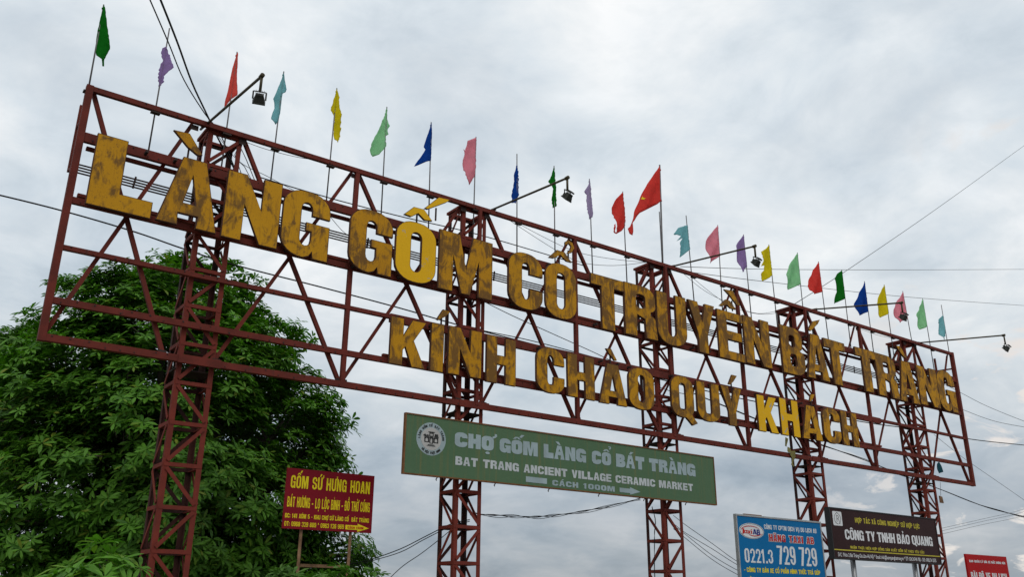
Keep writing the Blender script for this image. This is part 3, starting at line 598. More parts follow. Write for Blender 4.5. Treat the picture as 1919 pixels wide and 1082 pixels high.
FL = [
 ('green','long narrow deep green flag at the far left end of the gantry', c1_, 4, [(537,38),(547,60),(560,180),(583,370),(545,440),(545,488),(528,492),(522,440),(480,415),(472,375),(490,230),(515,120)], (427,640),(537,38)),
 ('purple','crumpled purple flag slipped down its bare-topped pole, left of the two cables', c1_, 4, [(1005,348),(1018,380),(1040,450),(1062,505),(985,575),(988,615),(950,655),(940,560),(960,490),(980,450),(965,400),(975,362)], (878,222+880),(1030,215)),
 ('coral','narrow coral red flag crossed by the leftmost lamp arm', c1_, 4, [(1537,393),(1543,400),(1536,600),(1533,720),(1490,745),(1445,805),(1450,740),(1470,650),(1500,520)], (1420,1250),(1537,393)),
 ('teal','folded pale teal flag just right of the leftmost floodlight', (340,120), 7.727, [(1482,115),(1490,200),(1515,375),(1500,415),(1462,430),(1440,600),(1425,720),(1400,810),(1385,850),(1355,885),(1297,795),(1325,700),(1350,640),(1345,560),(1322,510),(1370,400),(1440,240)], (1290,1720),(1482,115)),
 ('yellow','long yellow flag with a bite torn from its hoist, left part of the row', c4_, 4, [(605,145),(618,200),(632,330),(635,500),(605,557),(580,515),(575,450),(588,390),(582,350),(556,308),(580,220)], (530,950),(605,145)),
 ('mint','pale green flag frayed along its pole side, between torn yellow and narrow blue', c4_, 4, [(980,285),(985,385),(1002,425),(985,455),(994,485),(972,500),(972,580),(920,640),(880,650),(855,600),(880,530),(920,440),(955,360)], (938,1070),(980,285)),
 ('blue','narrow dark blue flag with a pointed tail above the first O accent', c4_, 4, [(1312,400),(1318,480),(1308,685),(1250,705),(1192,722),(1240,650),(1270,600),(1258,580),(1290,480)], (1292,1180),(1312,400)),
 ('pink','squared-off rose pink flag just before the second floodlight arm', c4_, 4, [(1648,510),(1650,560),(1640,790),(1615,835),(1595,870),(1572,820),(1555,700),(1563,625),(1548,600),(1566,608),(1578,540)], (1630,1120),(1648,510)),
 ('blue','dark blue flag furled tight against its pole, crossed by the second lamp arm', c7_, 4, [(193,110),(203,180),(210,340),(175,412),(152,405),(160,330),(172,240),(165,205),(180,160)], (195,760),(195,38)),
 ('green','slim furled green flag beside the second floodlight', c7_, 4, [(473,128),(480,200),(485,340),(492,428),(465,440),(450,370),(460,300),(433,240),(455,190)], (480,770),(473,128)),
 ('lavender','thin faded lavender flag right of the second floodlight', c7_, 4, [(738,225),(748,290),(758,400),(758,510),(730,530),(712,480),(720,420),(722,340),(697,318),(725,275)], (762,920),(738,225)),
 ('red','bright red flag with a torn dangling strip, left of the large starred flag', c7_, 4, [(988,320),(997,430),(1007,570),(985,610),(940,635),(922,632),(910,622),(914,570),(921,565),(920,620),(935,628),(928,600),(925,540),(902,440),(940,370)], (1020,1000),(988,320)),
 ('red','large red national flag with yellow star, tallest pole at the middle tower', c7_, 4, [(1265,120),(1271,250),(1277,385),(1240,415),(1190,440),(1110,480),(1064,550),(1062,620),(1055,648),(1040,632),(1035,590),(1052,575),(1062,540),(1080,470),(1110,390),(1150,300),(1200,215)], (1287,860),(1265,120)),
 ('teal','ragged teal flag with a torn notch, its pole top bare', c7_, 4, [(1472,568),(1480,650),(1492,750),(1425,808),(1407,700),(1427,668),(1388,690),(1412,655),(1375,635),(1400,590)], (1520,1110),(1463,500)),
 ('pink','clean pink flag crossed by the third lamp arm', c7_, 4, [(1700,572),(1708,690),(1717,800),(1640,857),(1622,800),(1610,740),(1605,690),(1650,630)], (1732,1140),(1700,572)),
 ('purple','purple flag behind the tip of the third lamp arm', c2_, 4, [(613,162),(625,280),(638,400),(590,450),(583,400),(565,350),(550,290),(548,245),(580,200)], (672,780),(613,162)),
 ('yellow','yellow flag with a hole torn through, right of the third floodlight', c2_, 4, [(803,238),(815,350),(828,465),(765,507),(755,445),(770,425),(766,390),(738,400),(752,360),(740,290),(772,270)], (866,830),(803,238)),
 ('mint','pale green flag with upright folds between the holed yellow and a red', c2_, 4, [(1017,298),(1028,410),(1040,530),(960,570),(940,530),(930,460),(945,400),(975,350)], (1062,740),(1017,298)),
 ('red','plump red flag next to deep green, right half of the row', c2_, 4, [(1175,365),(1190,480),(1205,590),(1130,610),(1105,580),(1097,545),(1115,480),(1140,420)], (1248,935),(1175,365)),
 ('green','bent deep green flag between the right-hand red and blue flags', c2_, 4, [(1350,428),(1362,530),(1375,640),(1285,683),(1300,610),(1312,590),(1285,490),(1320,450)], (1418,1000),(1350,428)),
 ('blue','royal blue flag on the right crossed by the fourth lamp arm', c2_, 4, [(1520,513),(1533,620),(1547,740),(1475,770),(1455,710),(1450,680),(1480,600)], (1588,1040),(1520,513)),
 ('yellow','intact yellow flag crossed by the fourth lamp arm', c2_, 4, [(1668,538),(1684,640),(1700,750),(1640,783),(1610,720),(1600,680),(1628,600)], (1745,1100),(1668,538)),
 ('pink','pink flag behind the fourth floodlight', c2_, 4, [(1807,587),(1823,690),(1840,790),(1775,825),(1755,780),(1740,720),(1770,650)], (1882,1000),(1807,587)),
 ('mint','clean pale green flag, last but one at the right end', c3_, 4, [(1160,322),(1177,430),(1193,530),(1145,552),(1120,500),(1102,450),(1130,385)], (1246,850),(1160,322)),
 ('teal','shrivelled teal flag on the last pole at the right end', c3_, 4, [(1310,447),(1320,520),(1332,600),(1312,632),(1285,590),(1278,530),(1290,505),(1265,512),(1272,480)], (1357,715),(1300,370)),
]
import mathutils
def flag_cloth(pts, pole_a, pole_b, seed, thick=0.004, fray=.002):
    """thin sheet inside an outline (x,z), rippled away from the pole"""
    r = random.Random(seed)
    bm = bmesh.new(); q = [Vector((p[0], p[1], 0)) for p in pts]
    xs = [p.x for p in q]; zs = [p.y for p in q]; step = max(max(xs)-min(xs), max(zs)-min(zs))/30
    # densify the outline and triangulate with inner grid points (constrained Delaunay)
    ol = []
    for i, p in enumerate(q):
        n_ = q[(i+1) % len(q)]; k = max(1, int((n_-p).length/step))
        for j in range(k):
            w = p.lerp(n_, j/k); jit = 0.0 if j == 0 else r.uniform(-fray, fray); ol.append(Vector((w.x+jit, w.y+jit)))
    inner = []
    def inside(x, y):
        c = False; n = len(ol); j = n-1
        for i in range(n):
            if (ol[i].y > y) != (ol[j].y > y) and x < (ol[j].x-ol[i].x)*(y-ol[i].y)/(ol[j].y-ol[i].y)+ol[i].x: c = not c
            j = i
        return c
    x = min(xs)
    while x < max(xs):
        y = min(zs)
        while y < max(zs):
            xx, yy = x+r.uniform(-.15, .15)*step, y+r.uniform(-.15, .15)*step
            if inside(xx, yy) and min((Vector((xx, yy))-o).length for o in ol) > step*.45: inner.append(Vector((xx, yy)))
            y += step
        x += step
    n = len(ol)
    res = mathutils.geometry.delaunay_2d_cdt(ol+inner, [], [list(range(n))], 1, 1e-6)
    V, F = res[0], res[2]
    a = Vector(pole_a); b = Vector(pole_b); d = (b-a).normalized(); nrm = Vector((d.y, -d.x))
    k1 = r.uniform(11, 16); k2 = r.uniform(19, 27); ph = r.uniform(0, 6); sk = r.uniform(.25, .7); L = max(zs)-min(zs)
    def yy(p):
        u = abs((Vector((p.x, p.y))-a).dot(nrm)); w = (Vector((p.x, p.y))-a).dot(d); top = max(zs)-p.y
        amp = min(1, u/.12)*(0.014+0.036*min(1, top/max(L, .1)))
        return amp*(math.sin(k1*(u+sk*w)+ph)+.45*math.sin(k2*(u*.8-sk*.4*w)+ph*2))
    vs_ = [(p.x, yy(p)-thick/2, p.y) for p in V]+[(p.x, yy(p)+thick/2, p.y) for p in V]; nv = len(V)
    fs = [tuple(f) for f in F]+[tuple(i+nv for i in f[::-1]) for f in F]
    edges = {}
    for f in F:
        for i in range(len(f)): e = (f[i], f[(i+1) % len(f)]); edges[e] = 1
    for (i, j) in list(edges):
        if (j, i) not in edges: fs.append((j, i, i+nv, j+nv))
    bm.free(); return vs_, fs, yy
YP = 0.04
for i, (cn, lab, org, k, ol, foot, top) in enumerate(FL):
    P = S(ol, *org, k); fo = S([foot], *org, k)[0]; to = S([top], *org, k)[0]
    a = at(*fo, YP); b3 = at(*to, YP)
    if i == 0: a = at(166, 165, YP)
    rt = root('pole_flag', (a.x, YP, Z(3.2)), 'x', 'flag', 'coloured flags along the top of the gantry')
    rt['label'] = lab
    inv = Vector((a.x, YP, Z(3.2)))
    zlow = Z(3.22) if i else Z(3.9)
    dirv = (b3-a); a2 = a+dirv*((zlow-a.z)/dirv.z)
    r_ = 0.0135 if i != 12 else 0.024
    m_ = MB(); m_.tube([a2-inv, b3-inv+Vector((0,0,.012))], [r_, r_*.8], 8); m_.build('pole', M_POLE, rt, smooth=True)
    if i == 12:
        q0, q1 = at(1241, 492, YP+.05), at(1235.5, 397, YP+.05); m_ = MB(); m_.tube([q0-inv-Vector((0,0,.7)), q1-inv], .012, 6); m_.build('pole', M_POLE, rt, smooth=True)
    # clamp plate under the top chord
    xc = (a2+dirv*((Z(3.88)-a2.z)/dirv.z)).x
    m_ = MB(); m_.box((xc-inv.x-.075, -.06-YP, Z(3.878)-inv.z), (xc-inv.x+.065, .02-YP, Z(3.905)-inv.z)); m_.build('clamp_plate', M_DARK, rt)
    pts = [uvz(px, py, YP) for px, py in P]
    vs_, fs, yf = flag_cloth(pts, (a.x, a.z), (b3.x, b3.z), 40+i, fray=.012 if any(w in lab for w in ('torn', 'fray', 'ragged', 'shriv', 'crumpled', 'faded', 'squared', 'furled')) else .003)
    m_ = MB(); m_.add([(v[0]-inv.x, v[1]+YP-inv.y-.01, v[2]-inv.z) for v in vs_], fs); fo_ = m_.build('cloth', CL[cn], rt, smooth=True)
    if i == 12:
        # the visible part of the yellow star, lying on the folded cloth
        st = [uvz(*S([p], *c7_)[0], YP) for p in [(1124,371),(1133,364),(1138,349),(1141,362),(1154,370),(1143,372),(1150,380),(1136,374)]]
        m_ = MB(); yv = min(yf(Vector(p)) for p in st)-.02
        m_.add([(p[0]-inv.x, yf(Vector(p))-.022, p[1]-inv.z) for p in st], [(0,1,7),(1,2,3),(3,4,5),(5,6,7),(1,3,5),(1,5,7)]); m_.build('star', flat('star_yellow', (.75, .55, .01)), rt)
    # ties at the hoist
    m_ = MB()
    hp = sorted(pts, key=lambda p: -p[1]); topz, botz = hp[0][1], hp[-1][1]
    for f in (.06, .45):
        zc = topz-(topz-botz)*f; xc = a.x+(b3.x-a.x)*((zc-a.z)/(b3.z-a.z)); m_.tube([(xc-inv.x-.003, 0, zc-inv.z-.012), (xc-inv.x-.003, 0, zc-inv.z+.012)], r_*1.35, 8)
    stuff(m_.build('ties', CL[cn], rt))

# ------------------------------------------------------------------ floodlights on long arms
LB = [((388,232),(490,143)), ((925,392),(1062,334)), ((1262,499),(1413,462)), ((1530,580),(1688,568)), ((1722,643),(1880,629))]
HEADC = [(489,188,30), (1065,367,22), (1413,490,19), (1689.5,596,16.5), (1883,653,14.5)]
LLAB = ['leftmost floodlight hanging from a drooping pipe arm above the first accent', 'second floodlight from the left, its arm crossing a blue and a green flag', 'third floodlight from the left, its arm crossing a pink and a purple flag', 'fourth floodlight, hanging in front of a pink flag', 'rightmost floodlight on its arm reaching past the end of the gantry']
arm_d = None
for i, (b_, e_) in enumerate(LB):
    p0 = at(*b_, 0.0); r = ray(*e_); t_ = (p0.x-CAM.x)/r.x; p1 = CAM+r*t_
    rt = root('floodlight', p0, LLAB[i], 'floodlight', 'floodlights on arms along the gantry')
    R1 = p1-p0; back = -R1.normalized()*.35
    m_ = MB(); m_.tube([back, R1*.5, R1-R1.normalized()*.03, R1+Vector((0,-.015,-.03))], .021, 8); m_.tube([R1+Vector((0,-.015,-.0)), R1+Vector((0,-.015,-.26))], .021, 8)
    m_.tube([R1+Vector((0,-.05,0)), R1+Vector((0,.03,0))], .034, 8); m_.build('arm', M_LARM, rt, smooth=True)
    # stay from the arm's root to the tower
    m_ = MB(); m_.bar(R1*.0+Vector((-.05,0.02,-.06)), Vector((.05,0.06,.03)), .10, .05); m_.build('arm_clamp', M_DARK, rt)
    # head: flared housing with cooling box, yoke and glass; it looks back at the letters, tilted down
    hb = MB(); c = R1+Vector((0, -.015, -.26))
    yaw = [-.30, .25, .1, .0, .1][i]; tilt = math.radians(38+[0, 6, 0, 4, -3][i])
    rot = Matrix.Rotation(yaw, 4, 'Z') @ Matrix.Rotation(-tilt, 4, 'X')
    def T(x, y, z): return c+Vector((0,0,-.125))+(rot @ Vector((x, y, z)))*.78
    w0, w1, h0, h1 = .070, .105, .050, .085
    # front frame (towards +y = the letters), tapering to the back
    ring = lambda w, h, y: [T(-w, y, -h), T(w, y, -h), T(w, y, h), T(-w, y, h)]
    rings = [ring(w0, h0, -.10), ring(w0+.006, h0+.006, -.055), ring(w1, h1, .04), ring(w1+.008, h1+.008, .043), ring(w1+.008, h1+.008, .065)]
    vs_ = [v for q in rings for v in q]; fs = [(0,3,2,1)]
    for k in range(4): fs += [(k*4+j, k*4+(j+1) % 4, k*4+4+(j+1) % 4, k*4+4+j) for j in range(4)]
    fs.append((16,17,18,19)); hb.add(vs_, fs)
    for k in range(5):   # fins on the back
        x = -.07+.035*k; q = [T(x-.004, -.13, -.05), T(x+.004, -.16, -.05), T(x+.004, -.125, -.05), T(x-.004, -.125, -.05), T(x-.004, -.16, .05), T(x+.004, -.16, .05), T(x+.004, -.125, .05), T(x-.004, -.125, .05)]
        hb.add(q, [(0,3,2,1),(4,5,6,7),(0,1,5,4),(1,2,6,5),(2,3,7,6),(3,0,4,7)])
    hd = hb.build('lamp_head', M_LAMP, rt)
    gb = MB(); gb.add([T(-w1*.9, .0665, -h1*.9), T(w1*.9, .0665, -h1*.9), T(w1*.9, .0665, h1*.9), T(-w1*.9, .0665, h1*.9)], [(0,1,2,3)]); gb.build('lamp_glass', M_GLASS, hd)
    bb = MB(); q = [T(x, y, z) for z in (h0+.03, h0+.085) for (x, y) in ((-.045,-.05),(.045,-.05),(.045,.02),(-.045,.02))]
    bb.add(q, [(0,3,2,1),(4,5,6,7),(0,1,5,4),(1,2,6,5),(2,3,7,6),(3,0,4,7)]); bb.build('ballast_box', M_LAMP, rt)
    yk = MB(); top_ = c+Vector((0,0,.0)); w = w1+.008
    rz = Matrix.Rotation(yaw, 4, 'Z'); pl_ = T(-w, 0, 0); pr_ = T(w, 0, 0); tl_ = Vector((pl_.x, pl_.y, top_.z)); tr_ = Vector((pr_.x, pr_.y, top_.z))
    yk.bar(pl_, tl_, .022, .006, up=(0,1,0)); yk.bar(pr_, tr_, .022, .006, up=(0,1,0)); yk.bar(tl_, tr_, .022, .006); yk.build('yoke', M_LAMP, rt)

# ------------------------------------------------------------------ sign boards
def board(name, x0, z0, x1, z1, y, mat, label, posts=None, rim=None, rimw=.02, depth=.05, postm=M_POLE, cat='sign board'):
    rt = root(name, (x0, y, z0), label, cat)
    m_ = MB(); m_.box((0, 0, 0), (x1-x0, depth, z1-z0)); m_.build('panel', mat, rt)
    if rim:
        W_, H_ = x1-x0, z1-z0; m_ = MB(); a = rimw; y0 = -.012
        for q in (((-a, y0, -a), (W_+a, depth+.01, 0.0)), ((-a, y0, H_), (W_+a, depth+.01, H_+a)), ((-a, y0, 0), (0, depth+.01, H_)), ((W_, y0, 0), (W_+a, depth+.01, H_))): m_.box(*q)
        m_.build('frame', rim, rt)
    for (px, w, zt) in (posts or []):
        m_ = MB(); m_.tube([(px-x0, depth+w+.005, -z0), (px-x0, depth+w+.005, zt-z0)], w, 10); m_.build('post', postm, rt, smooth=True)
    return rt
def lines(rt, y, mats, specs, s=.36, t=.17):
    """specs: (text, left-bottom px, left-top px, right-bottom px, mat, kw) placed on the board's plane"""
    lx, lz = rt.location.x, rt.location.z
    for (txt, lb, lt, rb, mi, kw) in specs:
        a = at(*lb, y); b_ = at(*lt, y); c = at(*rb, y)
        m_ = MB(); kk = dict(s=s, t=t); kk.update({q: v for q, v in kw.items() if q not in ('out', 'align')})
        zb = (a.z+c.z)/2 if kw.get('align', 1) else a.z; zc = zb if kw.get('align', 1) else c.z
        x0 = a.x-lx; x1 = c.x-lx; h = b_.z-a.z
        if lb[1]-lt[1] > 7.5: text_line(m_, txt, x0, x1, zb-lz, zc-lz, h, -.004, thick=.003, each=(mats[mi], rt), **kk)
        else:
            text_line(m_, txt, x0, x1, zb-lz, zc-lz, h, -.004, thick=.003, **kk); o = m_.build('lettering', mats[mi], rt); o['kind'] = 'stuff'
def disc(mb, cx, cz, rx, rz, y, n=48, inner=None, mi=0):
    fill(mb, [([(cx+rx*math.cos(2*math.pi*i/n), cz+rz*math.sin(2*math.pi*i/n)) for i in range(n)], [] if not inner else [[(cx+inner[0]*math.cos(2*math.pi*i/n), cz+inner[1]*math.sin(2*math.pi*i/n)) for i in range(n)]])], lambda a, b: (a, b), y, y+.002, mi)

# --- green market board hung on the second and third towers
def green_mat():
    mt, t, b = new_mat('faded_green_board'); P = posn(t)
    n1 = noise(t, 1.1, 5, 0.6, vec=P); c = mixc(t, n1.outputs['Fac'], (0.062, 0.125, 0.062), (0.090, 0.155, 0.080))
    n2 = noise(t, 5, 7, 0.7, vec=P, sc3=(2.6, 1, .10)); r = ramp(t, [(0.52, 0.0), (0.68, 0.75)]); t.links.new(n2.outputs['Fac'], r.inputs[0])
    c = mixc(t, r.outputs[0], c, (0.15, 0.145, 0.055))
    t.links.new(c, b.inputs['Base Color']); b.inputs['Roughness'].default_value = 0.5; b.inputs['Specular IOR Level'].default_value = 0.2; bump(t, b, n1.outputs['Fac'], 0.3, 0.05); return mt
M_GREEN = green_mat()
YG = -0.16
gx0, gz1 = uvz(762, 776, YG); gx1, _ = uvz(1336, 861, YG); gz0 = uvz(755, 886, YG)[1]
M_PALE = flat('pale_blue_grey_print', (0.34, 0.42, 0.44), .45, .15, 4, dirt=(.20, .23, .17)); M_WHITE = flat('aged_white_print', (0.52, 0.55, 0.56), .45, .15, 4, dirt=(.3, .3, .24))
M_INK = flat('dark_print', (0.035, 0.035, 0.035), .5); M_PAPER = flat('logo_paper', (0.46, 0.45, 0.43), .5, .1)
gb_ = board('market_sign', gx0, gz0, gx1, gz1, YG, M_GREEN, 'long green sign board with pale market lettering fixed across two red lattice towers', rim=M_RIM, rimw=.022, depth=.045)
def q6(x, y): return (740+x/3.146, 760+y/3.146)
wl = [('CHỢ', 352, 582, 240, 250), ('GỐM', 617, 842, 276, 300), ('LÀNG', 877, 1127, 307, 340), ('CỔ', 1162, 1275, 343, 358), ('BÁT', 1305, 1472, 367, 386), ('TRÀNG', 1500, 1773, 388, 424)]
zt = at(*q6(352, 243), YG).z; 
hT = at(*q6(352, 156), YG).z-zt
m_ = MB()
for w_, xa, xb, ya, yb in wl:
    x0 = at(*q6(xa, ya), YG).x-gx0; x1 = at(*q6(xb, yb), YG).x-gx0
    text_line(m_, w_, x0, x1, zt-gz0, zt-gz0, hT, -.004, s=.40, t=.30, gap=.07, thick=.003, each=(M_PALE, gb_))
lines(gb_, YG, [M_WHITE], [('BAT TRANG ANCIENT VILLAGE CERAMIC MARKET', q6(356, 350), q6(358, 299), q6(1758, 510), 0, dict(s=.36, t=.22, gap=.12, wscale=.9))])
lines(gb_, YG, [M_PALE], [('CÁCH 1000M', q6(928, 473), q6(928, 440), q6(1296, 513), 0, dict(s=.36, t=.24))])
m_ = MB()
a = at(*q6(772, 453), YG); b_ = at(*q6(772, 420), YG); c = at(*q6(896, 462), YG)
fill(m_, [(poly(a.x-gx0, a.z-gz0, c.x-gx0, a.z-gz0, c.x-gx0, b_.z-gz0, a.x-gx0, b_.z-gz0), [])], lambda p, q: (p, q), -.004, -.001)
a = at(*q6(1325, 513), YG); b_ = at(*q6(1325, 487), YG); c = at(*q6(1447, 509), YG); zc = (a.z+b_.z)/2-gz0; hh = (b_.z-a.z)
xa, xc = a.x-gx0, c.x-gx0; xm = xa+(xc-xa)*.5
fill(m_, [(poly(xa, zc-hh/2, xm, zc-hh/2, xm, zc-hh*.85, xc, zc, xm, zc+hh*.85, xm, zc+hh/2, xa, zc+hh/2), [])], lambda p, q: (p, q), -.004, -.001)
m_.build('arrow', M_PALE, gb_)
lc = at(*q6(214, 200), YG); rx = (at(*q6(300, 213), YG).x-at(*q6(127, 187), YG).x)/2; rz_ = (at(*q6(214, 103), YG).z-at(*q6(214, 298), YG).z)/2
cx, cz = lc.x-gx0, lc.z-gz0
m_ = MB(); disc(m_, cx, cz, rx, rz_, -.003); lg = m_.build('logo', M_PALE, gb_)
m_ = MB(); disc(m_, cx, cz, rx*.69, rz_*.69, -.0055); m_.build('logo_disc', M_PAPER, lg)
def ring_text(mb, txt, r0, hgt, a0, a1, flip=False):
    n = len(txt)
    for i, ch in enumerate(txt):
        an = math.radians(a0+(a1-a0)*i/(n-1)); b_, mk = split(ch); g_ = glyph(b_, .34, .18)+(accents(b_, mk) if mk else [])
        w = hgt*.62*WID.get(b_, .92)
        def fx(a, b, an=an, w=w):
            if not flip: rr_ = r0+b*hgt*.9; ang = an-(a-.5)*w/r0; return cx+rr_*math.cos(ang)*rx/rz_, cz+rr_*math.sin(ang)
            rr_ = r0+hgt*.9-b*hgt*.9; ang = an+(a-.5)*w/r0; return cx+rr_*math.cos(ang)*rx/rz_, cz+rr_*math.sin(ang)
        if g_: fill(mb, g_, fx, -.0065, -.004)
m_ = MB(); ring_text(m_, 'LÀNG GỐM CỔ BÁT TRÀNG', rz_*.75, rz_*.16, 178, 2); ring_text(m_, 'HÀ NỘI VIỆT NAM', rz_*.77, rz_*.16, 228, 312, True)
stuff(m_.build('lettering', M_INK, lg))
m_ = MB()   # gatehouse emblem: two wings with arched doors, a centre gate and a square tower
def rect(x0, z0, x1, z1, holes=()): return (poly(x0, z0, x1, z0, x1, z1, x0, z1), [poly(*h) for h in holes])
em = [rect(-.50,-.24,-.14,.10, [(-.42,-.18,-.42,-.02,-.33,.05,-.24,-.02,-.24,-.18)]), rect(.14,-.24,.50,.10, [(.24,-.18,.24,-.02,.33,.05,.42,-.02,.42,-.18)]),
      rect(-.12,-.30,.12,.14, [(-.06,-.26,-.07,-.06,0,.06,.07,-.06,.06,-.26)]), rect(-.52,.12,-.16,.17), rect(.20,.12,.52,.17), rect(-.15,.16,.15,.40, [(-.10,.20,-.10,.35,.10,.35,.10,.20)]),
      (poly(-.60,.19,-.46,.30,-.36,.19), []), (poly(.22,.19,.24,.33,.46,.33,.48,.19), []), rect(-.34,.19,-.20,.25), (poly(-.19,.42,.19,.42,.24,.46,-.24,.46), []), rect(-.22,-.38,.22,-.36), rect(-.30,-.44,.30,-.425)]
fill(m_, em, lambda a, b: (cx+a*rx*.95, cz+b*rz_*.95), -.0075, -.0055); stuff(m_.build('emblem', M_INK, lg))
m_ = MB()    # hooks along the lower edge
for px, py in ((820,896), (929,909), (1030,920), (1124,930), (1209,940), (1287,946)):
    q = at(px, py, YG); m_ = MB(); m_.tube([(q.x-gx0, .0, -.02), (q.x-gx0-.02, .02, -.06), (q.x-gx0+.01, .05, -.07)], .010, 6); m_.build('hook', M_DARK, gb_)
m_ = MB()
for tx in (TOW[1], TOW[2]):
    for zc in (.18, gz1-gz0-.18): m_ = MB(); m_.box((tx-gx0-.04, .0452, zc-.03), (tx-gx0+TWD+.04, .0452+.13, zc+.03)); m_.build('mounting_bar', M_DARK, gb_)

# --- maroon ceramics sign on two rusty posts in front of the tree
YM = 1.15
M_MAR = flat('maroon_board', (0.235, 0.010, 0.020), .45, .12, 2, dirt=(.13, .02, .02)); M_YEL = flat('yellow_print', (0.86, 0.68, 0.02), .45, .1)
M_RUSTP = flat('rusty_tube', (0.26, 0.15, 0.085), .7, .4, 7, dirt=(.12, .05, .03)); M_REDT = flat('red_print', (0.50, 0.02, 0.015), .45)
mx0, mz1 = uvz(539, 877, YM); mx1, _ = uvz(702, 893, YM); mz0 = uvz(530, 991, YM)[1]
p1 = at(563, 1000, YM+.08).x; p2 = at(655, 1010, YM+.08).x
mr_ = board('ceramics_sign', mx0, mz0, mx1, mz1, YM, M_MAR, 'maroon sign with yellow ceramics shop lettering on two posts before the tree', posts=[(p1, .027, mz1-.05), (p2, .027, mz1-.05)], postm=M_RUSTP, depth=.03)
zc = at(600, 1062, YM+.08).z
m_ = MB(); m_.bar((p1-mx0, .07, zc-mz0), (p2-mx0, .07, zc-mz0), .03, .05); m_.build('crossbar', M_RUSTP, mr_)
def q5(x, y): return (520+x/7.73, 870+y/7.73)
lines(mr_, YM, [M_YEL], [('GỐM SỨ HƯNG HOAN', q5(187,335), q5(203,152), q5(1332,452), 0, dict(s=.33, t=.15)),
  ('BÁT HƯƠNG - LỌ LỘC BÌNH - ĐỒ THỜ CÚNG', q5(137,608), q5(150,460), q5(1330,718), 0, dict(s=.31, t=.13)),
  ('ĐC: 141 XÓM 5 - KHU CHỢ SỨ LÀNG CỔ  BÁT TRÀNG', q5(108,765), q5(113,700), q5(1320,870), 0, dict(s=.30, t=.17)),
  ('ĐT: 0968 329 889 * 0963 126 969', q5(97,890), q5(103,822), q5(957,957), 0, dict(s=.29, t=.16))])
m_ = MB(); a = at(*q5(980,955), YM); b_ = at(*q5(980,890), YM); c = at(*q5(1322,955), YM); xm = at(*q5(1157,940), YM).x-mx0
zc = (a.z+b_.z)/2-mz0+.004; hh = b_.z-a.z; xa, xc = a.x-mx0, c.x-mx0
fill(m_, [(poly(xa, zc-hh/2, xm, zc-hh/2, xm, zc-hh*.92, xc, zc, xm, zc+hh*.92, xm, zc+hh/2, xa, zc+hh/2), [])], lambda p, q: (p, q), -.004, -.001); ar = m_.build('arrow', M_YEL, mr_)
m_ = MB(); text_line(m_, 'CÁCH 150M', xa+.04, xa+(xc-xa)*.76, zc-hh*.30, zc-hh*.30, hh*.52, -.0075, thick=.002); stuff(m_.build('lettering', M_REDT, ar))

# --- blue taxi sign
YT = -2.4
M_BLUE = flat('bright_blue_board', (0.003, 0.14, 0.35), .5, .08, 2); M_SIL = flat('aluminium_trim', (0.42, 0.43, 0.43), .4, .2, 5, .3)
M_PRW = flat('white_print', (0.68, 0.69, 0.70), .5, .06); M_NAVY = flat('navy_print', (0.01, 0.02, 0.20), .4)
tx0, tz1 = uvz(1380, 967, YT); tx1, _ = uvz(1536, 983, YT); tz0 = tz1-2.1
tr_ = board('taxi_sign', tx0, tz0, tx1, tz1, YT, M_BLUE, 'bright blue taxi company sign with large white telephone number', posts=[(tx0+.45, .045, tz0+.3), (tx1-.45, .045, tz0+.3)], rim=M_SIL, rimw=.03, depth=.04)
def q7(x, y): return (1370+x/8.195, 950+y/8.195)
lines(tr_, YT, [M_PRW, M_REDT, M_YEL], [('CÔNG TY CPTM DỊCH VỤ DU LỊCH AB', q7(508,345), q7(512,275), q7(1312,418), 0, dict(s=.29, t=.15)),
  ('0221.3', q7(215,858), q7(205,640), q7(650,885), 0, dict(s=.34, t=.13)), ('729', q7(720,888), q7(705,600), q7(1000,908), 0, dict(s=.36, t=.12)), ('729', q7(1060,912), q7(1050,625), q7(1330,930), 0, dict(s=.36, t=.12)),
  ('- CÔNG TY BÁN XE CỔ PHẦN HÌNH THỨC TRẢ GÓP', q7(200,1000), q7(205,930), q7(1370,1062), 2, dict(s=.29, t=.15)),
  ('- CÔNG', q7(200,1160), q7(205,1085), q7(400,1170), 2, dict(s=.35, t=.17))])
m_ = MB()    # slab-serif red heading with a white outline
a = at(*q7(585,530), YT); b_ = at(*q7(585,425), YT); c = at(*q7(1272,585), YT)
zb_ = (a.z+c.z)/2-tz0; hh = b_.z-a.z
